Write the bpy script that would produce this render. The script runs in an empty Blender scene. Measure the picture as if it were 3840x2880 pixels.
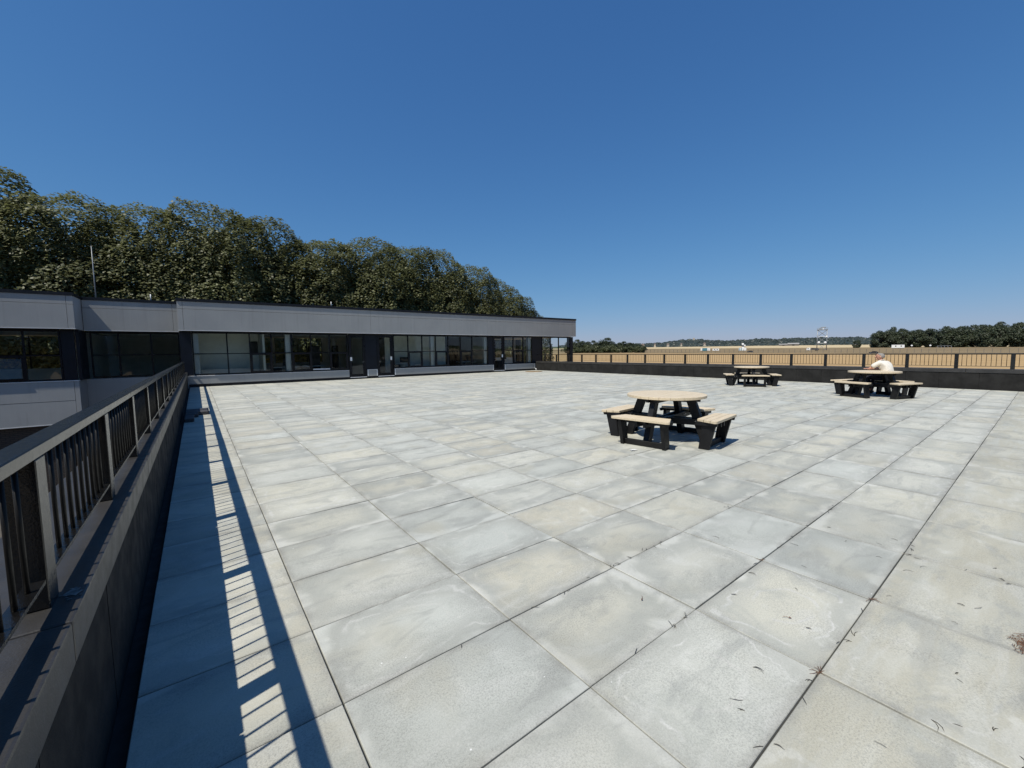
import bpy, bmesh, math, random
from mathutils import Vector, Matrix, noise as mnoise
from array import array

random.seed(7)
D = bpy.data
SC = bpy.context.scene
COL = SC.collection
R = math.radians

# ------------------------------------------------------------------ camera
cam_data = D.cameras.new('camera')
cam_data.sensor_fit = 'HORIZONTAL'
cam_data.sensor_width = 36.0
cam_data.lens = 36.0 * 1545.82 / 3840.0
cam_data.clip_start = 0.05
cam_data.clip_end = 20000.0
cam = D.objects.new('camera', cam_data)
COL.objects.link(cam)
right = Vector((0.79386136, -0.60796566, -0.01272384))
down = Vector((-0.0585224, -0.05555631, -0.996739))
fwd = Vector((0.60527619, 0.79201721, -0.07968362))
CAM = Vector((-0.4186, -1.7755, 1.5073))
m = Matrix.Identity(4)
for r_ in range(3):
    m[r_][0] = right[r_]
    m[r_][1] = -down[r_]
    m[r_][2] = -fwd[r_]
    m[r_][3] = CAM[r_]
cam.matrix_world = m
SC.camera = cam

# ------------------------------------------------------------------ sky and sun
SUN_DIR = Vector((0.593, 0.150, -1.0)).normalized()      # direction light travels
elev = math.asin(-SUN_DIR.z)
to_sun = -SUN_DIR
world = D.worlds.new('World')
SC.world = world
world.use_nodes = True
wn = world.node_tree
for n in list(wn.nodes):
    wn.nodes.remove(n)
wo = wn.nodes.new('ShaderNodeOutputWorld')
bg = wn.nodes.new('ShaderNodeBackground')
sky = wn.nodes.new('ShaderNodeTexSky')
sky.sky_type = 'NISHITA'
sky.sun_disc = False
sky.sun_elevation = elev
sky.sun_rotation = math.atan2(to_sun.x, to_sun.y)
sky.altitude = 0.0
sky.air_density = 1.0
sky.dust_density = 0.2
sky.ozone_density = 10.0
# film-like shoulder on the whole sky: deep blue overhead, horizon held back
sh_a = wn.nodes.new('ShaderNodeVectorMath')
sh_a.operation = 'MULTIPLY'
sh_a.inputs[1].default_value = (0.78, 1.37, 2.00)
sh_b = wn.nodes.new('ShaderNodeVectorMath')
sh_b.operation = 'MULTIPLY_ADD'
sh_b.inputs[1].default_value = (0.02, 0.150, 0.185)
sh_b.inputs[2].default_value = (1.0, 1.0, 1.0)
sh_c = wn.nodes.new('ShaderNodeVectorMath')
sh_c.operation = 'DIVIDE'
wn.links.new(sky.outputs[0], sh_a.inputs[0])
wn.links.new(sky.outputs[0], sh_b.inputs[0])
wn.links.new(sh_a.outputs[0], sh_c.inputs[0])
wn.links.new(sh_b.outputs[0], sh_c.inputs[1])
wn.links.new(sh_c.outputs[0], bg.inputs[0])
bg.inputs[1].default_value = 0.097
wn.links.new(bg.outputs[0], wo.inputs[0])

sun_data = D.lights.new('sun', 'SUN')
sun_data.energy = 5.0
sun_data.angle = R(0.53)
sun_data.color = (1.0, 0.95, 0.835)
sun = D.objects.new('sun', sun_data)
sun.rotation_euler = SUN_DIR.to_track_quat('-Z', 'Y').to_euler()
sun.location = (-20, -10, 40)
COL.objects.link(sun)

vs = SC.view_settings
vs.view_transform = 'Standard'
vs.look = 'None'
vs.exposure = 0.0
vs.gamma = 1.0
vs.use_curve_mapping = False
SC.cycles.max_bounces = 8
SC.cycles.transparent_max_bounces = 16
SC.cycles.caustics_reflective = False
SC.cycles.caustics_refractive = False
SC.cycles.use_denoising = True


# ------------------------------------------------------------------ material helpers
class NT:
    """Small helper for building node materials."""
    def __init__(self, name):
        self.m = D.materials.new(name)
        self.m.use_nodes = True
        self.t = self.m.node_tree
        self.b = self.t.nodes['Principled BSDF']
        self.out = self.t.nodes['Material Output']

    def n(self, kind, **kw):
        nd = self.t.nodes.new(kind)
        for k, v in kw.items():
            setattr(nd, k, v)
        return nd

    def l(self, a, b):
        self.t.links.new(a, b)

    def val(self, sock, v):
        if hasattr(v, 'links'):
            self.l(v, sock)
        else:
            sock.default_value = v

    def math(self, op, a, b=None, c=None, clamp=False):
        nd = self.n('ShaderNodeMath', operation=op, use_clamp=clamp)
        self.val(nd.inputs[0], a)
        if b is not None:
            self.val(nd.inputs[1], b)
        if c is not None:
            self.val(nd.inputs[2], c)
        return nd.outputs[0]

    def mix(self, f, a, b, blend='MIX'):
        nd = self.n('ShaderNodeMix', data_type='RGBA', blend_type=blend)
        self.val(nd.inputs[0], f)
        self.val(nd.inputs[6], a if hasattr(a, 'links') else (*a, 1))
        self.val(nd.inputs[7], b if hasattr(b, 'links') else (*b, 1))
        return nd.outputs[2]

    def noise(self, vec, scale, detail=3.0, rough=0.55, dist=0.0):
        nd = self.n('ShaderNodeTexNoise')
        if vec is not None:
            self.l(vec, nd.inputs['Vector'])
        nd.inputs['Scale'].default_value = scale
        nd.inputs['Detail'].default_value = detail
        nd.inputs['Roughness'].default_value = rough
        nd.inputs['Distortion'].default_value = dist
        return nd.outputs[0]

    def smooth(self, v, lo, hi, a=0.0, b=1.0):
        nd = self.n('ShaderNodeMapRange', interpolation_type='SMOOTHSTEP')
        self.val(nd.inputs[0], v)
        nd.inputs[1].default_value = lo
        nd.inputs[2].default_value = hi
        nd.inputs[3].default_value = a
        nd.inputs[4].default_value = b
        return nd.outputs[0]

    def pos(self):
        return self.n('ShaderNodeNewGeometry').outputs['Position']

    def objco(self):
        return self.n('ShaderNodeTexCoord').outputs['Object']

    def vscale(self, v, s):
        nd = self.n('ShaderNodeVectorMath', operation='MULTIPLY')
        self.l(v, nd.inputs[0])
        nd.inputs[1].default_value = s
        return nd.outputs[0]

    def bump(self, h, strength=0.3, dist=0.01):
        nd = self.n('ShaderNodeBump')
        self.l(h, nd.inputs['Height'])
        nd.inputs['Strength'].default_value = strength
        nd.inputs['Distance'].default_value = dist
        self.l(nd.outputs[0], self.b.inputs['Normal'])


MAT = {}


def simple(name, col, rough=0.6, metal=0.0, var=0.15, scale=4.0, grain=0.0, spec=0.5):
    """Principled colour with large soft variation, fine grain and a little bump."""
    t = NT(name)
    p = t.pos()
    a = tuple(c * (1 - var) for c in col)
    b = tuple(min(1, c * (1 + var)) for c in col)
    f = t.smooth(t.noise(p, scale, 4), 0.3, 0.7)
    c = t.mix(f, a, b)
    if grain:
        g = t.noise(p, 160.0, 2)
        c = t.mix(t.smooth(g, 0.3, 0.7, 0.0, grain), c, (0, 0, 0))
        t.bump(g, 0.25, 0.004)
    t.l(c, t.b.inputs['Base Color'])
    t.l(t.smooth(t.noise(p, scale * 3, 3), 0.3, 0.7, rough * 0.85, min(1, rough * 1.15)), t.b.inputs['Roughness'])
    t.b.inputs['Metallic'].default_value = metal
    t.b.inputs['Specular IOR Level'].default_value = spec
    MAT[name] = t.m
    return t.m


def slab_material():
    t = NT('concrete_slab')
    p = t.pos()
    sep = t.n('ShaderNodeSeparateXYZ')
    t.l(p, sep.inputs[0])
    x, y = sep.outputs[0], sep.outputs[1]
    ux = t.math('DIVIDE', x, 0.9)
    uy = t.math('DIVIDE', y, 0.6)
    cx, cy = t.math('FLOOR', ux), t.math('FLOOR', uy)
    lx = t.math('MULTIPLY', t.math('FRACT', ux), 0.9)
    ly = t.math('MULTIPLY', t.math('FRACT', uy), 0.6)
    ex = t.math('MINIMUM', lx, t.math('SUBTRACT', 0.9, lx))
    ey = t.math('MINIMUM', ly, t.math('SUBTRACT', 0.6, ly))
    comb = t.n('ShaderNodeCombineXYZ')
    t.l(cx, comb.inputs[0])
    t.l(cy, comb.inputs[1])
    wn_ = t.n('ShaderNodeTexWhiteNoise', noise_dimensions='3D')
    t.l(comb.outputs[0], wn_.inputs['Vector'])
    sr = t.n('ShaderNodeSeparateColor')
    t.l(wn_.outputs['Color'], sr.inputs[0])
    r1, r2, r3 = sr.outputs
    r4 = wn_.outputs['Value']
    # the noise is shifted for every slab so that stains never run across a joint
    off = t.n('ShaderNodeVectorMath', operation='MULTIPLY_ADD')
    t.l(wn_.outputs['Color'], off.inputs[0])
    off.inputs[1].default_value = (37.0, 23.0, 51.0)
    t.l(p, off.inputs[2])
    q = off.outputs[0]
    n1 = t.noise(q, 2.6, 3, 0.5, 0.6)
    n2 = t.noise(q, 6.5, 4, 0.55, 0.4)
    fine = t.noise(p, 120.0, 5, 0.85)
    grit = t.noise(p, 210.0, 2, 0.6)
    sm = t.n('ShaderNodeMath', operation='SMOOTH_MIN')
    t.l(ex, sm.inputs[0])
    t.l(ey, sm.inputs[1])
    sm.inputs[2].default_value = 0.13
    d0 = sm.outputs[0]
    d = t.math('ADD', d0, t.math('MULTIPLY', t.math('SUBTRACT', n1, 0.5), 0.30))
    d = t.math('ADD', d, t.math('MULTIPLY', t.math('SUBTRACT', n2, 0.5), 0.07))
    d = t.math('ADD', d, t.math('MULTIPLY', t.math('SUBTRACT', r1, 0.5), 0.09))
    d = t.math('ADD', d, 0.012)
    hue = t.n('ShaderNodeValToRGB')
    hue.color_ramp.elements[0].color = (0.420, 0.436, 0.406, 1)
    hue.color_ramp.elements[1].color = (0.465, 0.446, 0.368, 1)
    hue.color_ramp.elements.new(0.45).color = (0.462, 0.458, 0.406, 1)
    hue.color_ramp.elements.new(0.8).color = (0.474, 0.462, 0.390, 1)
    t.l(r2, hue.inputs[0])
    base = hue.outputs[0]
    dark = t.mix(r1, (0.285, 0.298, 0.282), (0.330, 0.332, 0.300))
    pale = t.mix(r3, (0.555, 0.566, 0.548), (0.510, 0.518, 0.498))
    ring = t.math('MULTIPLY', t.smooth(d, -0.03, 0.05), t.smooth(d, 0.25, 0.05))
    ring = t.math('MULTIPLY', ring, t.math('MULTIPLY_ADD', r3, 0.60, 0.38))
    c = t.mix(ring, base, dark)
    rim = t.math('MULTIPLY', t.smooth(d, 0.045, -0.035), t.math('MULTIPLY_ADD', r2, 0.55, 0.25))
    rim = t.math('MULTIPLY', rim, t.smooth(fine, 0.25, 0.55, 0.45, 1.0))
    c = t.mix(rim, c, pale)
    # a thin tide line
    tl = t.math('ABSOLUTE', t.math('SUBTRACT', d, t.math('MULTIPLY_ADD', r4, 0.12, 0.02)))
    tide = t.math('MULTIPLY', t.smooth(tl, 0.014, 0.0), t.math('MULTIPLY', t.smooth(r1, 0.35, 0.8), t.smooth(n2, 0.4, 0.6)))
    c = t.mix(t.math('MULTIPLY', tide, 0.85), c, (0.52, 0.515, 0.49))
    # faint bowl-shaped mark in the middle of some slabs
    bx_ = t.math('SUBTRACT', lx, 0.45)
    by_ = t.math('SUBTRACT', ly, 0.30)
    rr = t.math('SQRT', t.math('ADD', t.math('POWER', t.math('MULTIPLY', bx_, 0.75), 2.0), t.math('POWER', by_, 2.0)))
    rr = t.math('ADD', rr, t.math('MULTIPLY', t.math('SUBTRACT', n1, 0.5), 0.12))
    bl = t.smooth(t.math('ABSOLUTE', t.math('SUBTRACT', rr, 0.15)), 0.014, 0.004)
    bl = t.math('MULTIPLY', bl, t.math('MULTIPLY', t.smooth(r4, 0.5, 0.75), t.smooth(n2, 0.42, 0.58)))
    c = t.mix(t.math('MULTIPLY', bl, 0.7), c, (0.50, 0.49, 0.455))
    # sandy stains: rare on most slabs, common along the first column and a few others
    tanm = t.math('MULTIPLY', t.smooth(d, 0.04, 0.09), t.math('MULTIPLY', t.smooth(r3, 0.94, 0.97), t.smooth(n2, 0.30, 0.55)))
    c = t.mix(t.math('MULTIPLY', tanm, 0.70), c, (0.375, 0.352, 0.285))
    tan2 = t.math('MULTIPLY', t.smooth(t.noise(q, 1.8, 2), 0.52, 0.72), 0.5)
    c = t.mix(t.math('MULTIPLY', tan2, 1.0), c, (0.365, 0.343, 0.268))
    # the cut slabs beside the left wall have a sandy cast
    c = t.mix(t.math('MULTIPLY', t.math('LESS_THAN', x, 0.0), t.smooth(n2, 0.35, 0.65, 0.15, 0.6)), c, (0.42, 0.395, 0.315))
    # broad weathering that ignores the joints
    wz = t.smooth(t.noise(p, 0.35, 3), 0.35, 0.7, 0.0, 0.35)
    c = t.mix(wz, c, (0.385, 0.388, 0.345))
    # the rows nearest the pines are browner and streaked by dragged needles
    bro = t.math('MULTIPLY', t.smooth(y, -1.15, -1.25), t.smooth(t.noise(t.vscale(p, (1.2, 7.0, 1.0)), 1.0, 4, 0.65, 0.5), 0.35, 0.65, 0.15, 0.75))
    c = t.mix(bro, c, (0.365, 0.345, 0.272))
    # cloudy mottling inside each slab
    mot = t.noise(q, 4.2, 5, 0.66, 0.5)
    c = t.mix(t.math('MULTIPLY', t.smooth(mot, 0.50, 0.68), 0.42), c, (0.300, 0.312, 0.282))
    c = t.mix(t.math('MULTIPLY', t.smooth(mot, 0.42, 0.30), 0.40), c, (0.53, 0.53, 0.49))
    # smudges dragged across each slab
    smx = t.noise(t.vscale(q, (1.6, 4.5, 1.0)), 1.0, 4, 0.6, 0.8)
    c = t.mix(t.math('MULTIPLY', t.smooth(smx, 0.53, 0.66), 0.50), c, (0.262, 0.268, 0.250))
    # dirt held along the joints
    ed = t.math('MINIMUM', ex, ey)
    dirt = t.math('MULTIPLY', t.smooth(t.math('ADD', ed, t.math('MULTIPLY', t.math('SUBTRACT', n2, 0.5), 0.05)), 0.05, 0.0), t.smooth(n1, 0.38, 0.62, 0.1, 0.7))
    c = t.mix(dirt, c, (0.235, 0.232, 0.208))
    c = t.mix(t.math('MULTIPLY', t.smooth(smx, 0.45, 0.33), 0.28), c, (0.50, 0.50, 0.47))
    c = t.mix(t.math('MULTIPLY', t.smooth(fine, 0.44, 0.64), t.math('MULTIPLY_ADD', t.smooth(n1, 0.35, 0.6), 0.36, 0.18)), c, (0.15, 0.15, 0.143))
    c = t.mix(t.math('MULTIPLY', t.smooth(grit, 0.50, 0.72), 0.20), c, (0.60, 0.60, 0.57))
    # white specks of shell and lime
    vo = t.n('ShaderNodeTexVoronoi')
    t.l(p, vo.inputs['Vector'])
    vo.inputs['Scale'].default_value = 9.0
    sc_ = t.n('ShaderNodeSeparateColor')
    t.l(vo.outputs['Color'], sc_.inputs[0])
    spk = t.math('MULTIPLY', t.smooth(vo.outputs['Distance'], 0.045, 0.03), t.smooth(sc_.outputs[0], 0.82, 0.84))
    c = t.mix(t.math('MULTIPLY', spk, 0.8), c, (0.72, 0.72, 0.70))
    # each slab has its own overall tone
    tone = t.math('MULTIPLY_ADD', r4, 0.17, 1.0)
    hs = t.n('ShaderNodeHueSaturation')
    t.l(c, hs.inputs['Color'])
    t.l(tone, hs.inputs['Value'])
    t.l(hs.outputs[0], t.b.inputs['Base Color'])
    t.b.inputs['Roughness'].default_value = 0.82
    t.b.inputs['Specular IOR Level'].default_value = 0.3
    t.bump(t.math('ADD', t.math('MULTIPLY', grit, 0.5), fine), 0.22, 0.004)
    MAT['slab'] = t.m


slab_material()


def fascia_material():
    t = NT('fascia_grey')
    p = t.pos()
    c = t.mix(t.smooth(t.noise(p, 1.1, 4), 0.3, 0.7), (0.284, 0.292, 0.298), (0.310, 0.317, 0.321))
    # rain streaks run down the boards
    st_ = t.noise(t.vscale(p, (7.0, 7.0, 0.35)), 1.0, 4, 0.65)
    c = t.mix(t.smooth(st_, 0.52, 0.75, 0.0, 0.30), c, (0.20, 0.20, 0.195))
    c = t.mix(t.smooth(st_, 0.45, 0.28, 0.0, 0.22), c, (0.38, 0.385, 0.385))
    g = t.noise(p, 150.0, 2)
    c = t.mix(t.smooth(g, 0.35, 0.7, 0.0, 0.14), c, (0.1, 0.1, 0.1))
    t.l(c, t.b.inputs['Base Color'])
    t.b.inputs['Roughness'].default_value = 0.75
    t.bump(g, 0.25, 0.004)
    MAT['fascia_grey'] = t.m


fascia_material()
simple('trim_light', (0.62, 0.63, 0.65), 0.45, var=0.05)
simple('frame_black', (0.005, 0.006, 0.010), 0.30, var=0.2, scale=2, spec=0.25)
simple('panel_navy', (0.0055, 0.008, 0.015), 0.35, var=0.15, scale=2, spec=0.25)
simple('roof_edge', (0.006, 0.007, 0.011), 0.45, var=0.2, spec=0.3)
simple('roof_felt', (0.05, 0.05, 0.052), 0.9, var=0.2)
simple('rail_black', (0.0075, 0.0073, 0.0072), 0.21, var=0.3, scale=9, grain=0.2, spec=0.65)
simple('baluster_black', (0.008, 0.0075, 0.007), 0.45, var=0.2, scale=9, spec=0.25)
simple('coping_dark', (0.040, 0.038, 0.037), 0.42, var=0.2, scale=3, grain=0.2)
simple('membrane', (0.024, 0.0235, 0.023), 0.85, var=0.25, scale=2.5, grain=0.35, spec=0.2)
simple('deck_base', (0.022, 0.020, 0.018), 0.95, var=0.2)
simple('plastic_black', (0.0085, 0.0085, 0.0095), 0.5, var=0.25, scale=5, spec=0.3)
simple('bolt_steel', (0.5, 0.5, 0.5), 0.35, metal=0.9)
simple('inner_wall', (0.76, 0.79, 0.74), 0.9, var=0.05)
simple('inner_white', (0.74, 0.78, 0.80), 0.8, var=0.03)
simple('inner_floor', (0.34, 0.315, 0.35), 0.7, var=0.15)
simple('inner_dark', (0.03, 0.03, 0.034), 0.6)
simple('white_paint', (0.78, 0.78, 0.77), 0.5, var=0.04)
simple('galvanised', (0.29, 0.305, 0.32), 0.45, metal=0.2, var=0.1)
simple('teal_panel', (0.06, 0.20, 0.26), 0.5)
simple('car_paint', (0.012, 0.018, 0.035), 0.18, var=0.05)
simple('car_glass', (0.01, 0.012, 0.014), 0.08, var=0.05)
simple('tyre', (0.015, 0.015, 0.015), 0.85)
simple('barn_roof', (0.30, 0.29, 0.28), 0.9)
simple('barn_wall', (0.15, 0.14, 0.13), 0.9)
simple('house_wall', (0.42, 0.37, 0.31), 0.9)
simple('house_roof', (0.13, 0.10, 0.085), 0.9)
simple('bark', (0.10, 0.085, 0.07), 0.9, var=0.3, scale=6, grain=0.3)
simple('fence_post', (0.13, 0.12, 0.11), 0.8)
simple('wire', (0.18, 0.18, 0.17), 0.6)
simple('skin', (0.52, 0.27, 0.19), 0.55, var=0.08, scale=20)
simple('grey_hair', (0.24, 0.225, 0.21), 0.8, var=0.25, scale=60)
simple('shirt_cream', (0.70, 0.665, 0.60), 0.9, var=0.05, scale=15)
simple('trouser_navy', (0.018, 0.019, 0.028), 0.9, var=0.2, scale=10)
simple('shoe_dark', (0.03, 0.025, 0.022), 0.6)
simple('concrete_path', (0.30, 0.30, 0.29), 0.9, var=0.15, scale=1.5, grain=0.3)
simple('line_white', (0.70, 0.70, 0.68), 0.8, var=0.08)
simple('rust_plate', (0.26, 0.18, 0.10), 0.8, var=0.3, scale=8, grain=0.3)
simple('needle_dark', (0.055, 0.048, 0.038), 0.8, var=0.3, scale=30)
simple('needle_brown', (0.13, 0.065, 0.035), 0.8, var=0.4, scale=40)
simple('paper_white', (0.80, 0.80, 0.80), 0.7, var=0.03)
simple('leaf_brown', (0.14, 0.07, 0.04), 0.8)
simple('dropping', (0.16, 0.155, 0.15), 0.9, var=0.4, scale=60)
simple('rubber_dark', (0.05, 0.05, 0.056), 0.8, var=0.2)


def timber_material():
    t = NT('board_cream')
    o = t.objco()
    g = t.noise(t.vscale(o, (3.0, 60.0, 60.0)), 1.0, 4, 0.6)
    g2 = t.noise(t.pos(), 90.0, 3, 0.7)
    c = t.mix(t.smooth(g, 0.3, 0.7), (0.57, 0.47, 0.325), (0.67, 0.565, 0.41))
    c = t.mix(t.smooth(g2, 0.45, 0.75, 0.0, 0.22), c, (0.38, 0.29, 0.19))
    t.l(c, t.b.inputs['Base Color'])
    t.b.inputs['Roughness'].default_value = 0.55
    t.bump(g2, 0.2, 0.003)
    MAT['board'] = t.m


def asphalt_material():
    t = NT('asphalt')
    p = t.pos()
    c = t.mix(t.smooth(t.noise(p, 0.6, 4), 0.3, 0.7), (0.06, 0.053, 0.047), (0.085, 0.074, 0.064))
    c = t.mix(t.smooth(t.noise(p, 80, 3), 0.45, 0.7, 0, 0.4), c, (0.14, 0.13, 0.12))
    t.l(c, t.b.inputs['Base Color'])
    t.b.inputs['Roughness'].default_value = 0.9
    MAT['asphalt'] = t.m


def brick_material():
    t = NT('brick_dark')
    p = t.pos()
    mp = t.n('ShaderNodeMapping')
    mp.inputs['Rotation'].default_value = (R(-90), 0, 0)
    t.l(p, mp.inputs['Vector'])
    b = t.n('ShaderNodeTexBrick')
    t.l(mp.outputs[0], b.inputs['Vector'])
    b.inputs['Color1'].default_value = (0.045, 0.035, 0.03, 1)
    b.inputs['Color2'].default_value = (0.06, 0.045, 0.038, 1)
    b.inputs['Mortar'].default_value = (0.02, 0.02, 0.02, 1)
    b.inputs['Scale'].default_value = 1.0
    b.inputs['Mortar Size'].default_value = 0.012
    b.inputs['Brick Width'].default_value = 0.225
    b.inputs['Row Height'].default_value = 0.075
    t.l(b.outputs['Color'], t.b.inputs['Base Color'])
    t.b.inputs['Roughness'].default_value = 0.9
    MAT['brick'] = t.m


def glass_material(name, tint, rough=0.0):
    t = NT(name)
    t.t.nodes.remove(t.b)
    tr = t.n('ShaderNodeBsdfTransparent')
    tr.inputs[0].default_value = (*tint, 1)
    gl = t.n('ShaderNodeBsdfGlossy')
    gl.inputs['Roughness'].default_value = rough
    gl.inputs['Color'].default_value = (0.92, 0.95, 1.0, 1)
    fr = t.n('ShaderNodeFresnel')
    fr.inputs[0].default_value = 1.55
    f = t.math('MULTIPLY', fr.outputs[0], 1.0, clamp=True)
    mx = t.n('ShaderNodeMixShader')
    t.l(f, mx.inputs[0])
    t.l(tr.outputs[0], mx.inputs[1])
    t.l(gl.outputs[0], mx.inputs[2])
    t.l(mx.outputs[0], t.out.inputs[0])
    # old float glass is never quite flat
    bp = t.n('ShaderNodeBump')
    bp.inputs['Strength'].default_value = 0.06
    bp.inputs['Distance'].default_value = 0.02
    t.l(t.noise(t.pos(), 1.3, 2), bp.inputs['Height'])
    t.l(bp.outputs[0], gl.inputs['Normal'])
    MAT[name] = t.m


def leaf_material(name, dark, light, pale, trans=0.25):
    t = NT(name)
    geo = t.n('ShaderNodeNewGeometry')
    rnd = geo.outputs['Random Per Island']
    oi = t.n('ShaderNodeObjectInfo')
    c = t.mix(rnd, dark, light)
    c = t.mix(t.smooth(rnd, 0.84, 0.90, 0.0, 0.8), c, pale)
    c = t.mix(t.math('MULTIPLY', oi.outputs['Random'], 0.35), c, tuple(v * 0.6 for v in light))
    big = t.smooth(t.noise(geo.outputs['Position'], 0.22, 3), 0.35, 0.65, 0.0, 0.4)
    c = t.mix(big, c, tuple(v * 0.65 for v in dark))
    t.l(c, t.b.inputs['Base Color'])
    t.b.inputs['Roughness'].default_value = 0.52
    t.b.inputs['Specular IOR Level'].default_value = 0.5
    tl = t.n('ShaderNodeBsdfTranslucent')
    t.l(t.mix(0.5, c, light, 'ADD'), tl.inputs[0])
    mx = t.n('ShaderNodeMixShader')
    mx.inputs[0].default_value = trans
    t.l(t.b.outputs[0], mx.inputs[1])
    t.l(tl.outputs[0], mx.inputs[2])
    t.l(mx.outputs[0], t.out.inputs[0])
    MAT[name] = t.m


def field_material():
    t = NT('dry_field')
    p = t.pos()
    sep = t.n('ShaderNodeSeparateXYZ')
    t.l(p, sep.inputs[0])
    n1 = t.noise(p, 0.012, 4, 0.6)
    n2 = t.noise(t.vscale(p, (0.25, 0.02, 1.0)), 1.0, 4, 0.6)
    n3 = t.noise(p, 0.9, 3, 0.7)
    gold = t.mix(t.smooth(n2, 0.3, 0.7), (0.37, 0.248, 0.120), (0.45, 0.312, 0.160))
    gold = t.mix(t.smooth(n3, 0.4, 0.7, 0, 0.35), gold, (0.27, 0.175, 0.085))
    # beyond the perimeter road the airfield grass is duller, then pale stubble
    ln = t.n('ShaderNodeVectorMath', operation='LENGTH')
    t.l(p, ln.inputs[0])
    dist = t.math('ADD', ln.outputs['Value'], t.math('MULTIPLY', t.math('SUBTRACT', n1, 0.5), 40.0))
    dull = t.mix(t.smooth(n2, 0.35, 0.65), (0.17, 0.125, 0.07), (0.26, 0.195, 0.112))
    c = t.mix(t.smooth(dist, 330, 345), gold, dull)
    stub = t.mix(t.smooth(n2, 0.3, 0.7), (0.46, 0.36, 0.21), (0.54, 0.44, 0.28))
    c = t.mix(t.smooth(dist, 640, 665), c, stub)
    green = t.mix(t.smooth(n1, 0.4, 0.6), (0.05, 0.065, 0.03), (0.09, 0.10, 0.045))
    c = t.mix(t.smooth(dist, 1150, 1250), c, green)
    t.l(c, t.b.inputs['Base Color'])
    t.b.inputs['Roughness'].default_value = 0.95
    t.b.inputs['Specular IOR Level'].default_value = 0.1
    MAT['field'] = t.m


timber_material()
asphalt_material()
brick_material()
glass_material('glass', (0.86, 0.90, 0.88))
leaf_material('leaf', (0.076, 0.086, 0.032), (0.182, 0.192, 0.078), (0.25, 0.25, 0.12), 0.34)
leaf_material('leaf_far', (0.034, 0.048, 0.026), (0.080, 0.100, 0.052), (0.12, 0.135, 0.075))
leaf_material('leaf_ridge', (0.028, 0.040, 0.036), (0.048, 0.062, 0.050), (0.060, 0.072, 0.054), 0.05)
leaf_material('leaf_bush', (0.055, 0.068, 0.028), (0.12, 0.135, 0.058), (0.16, 0.165, 0.08))
field_material()


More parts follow.
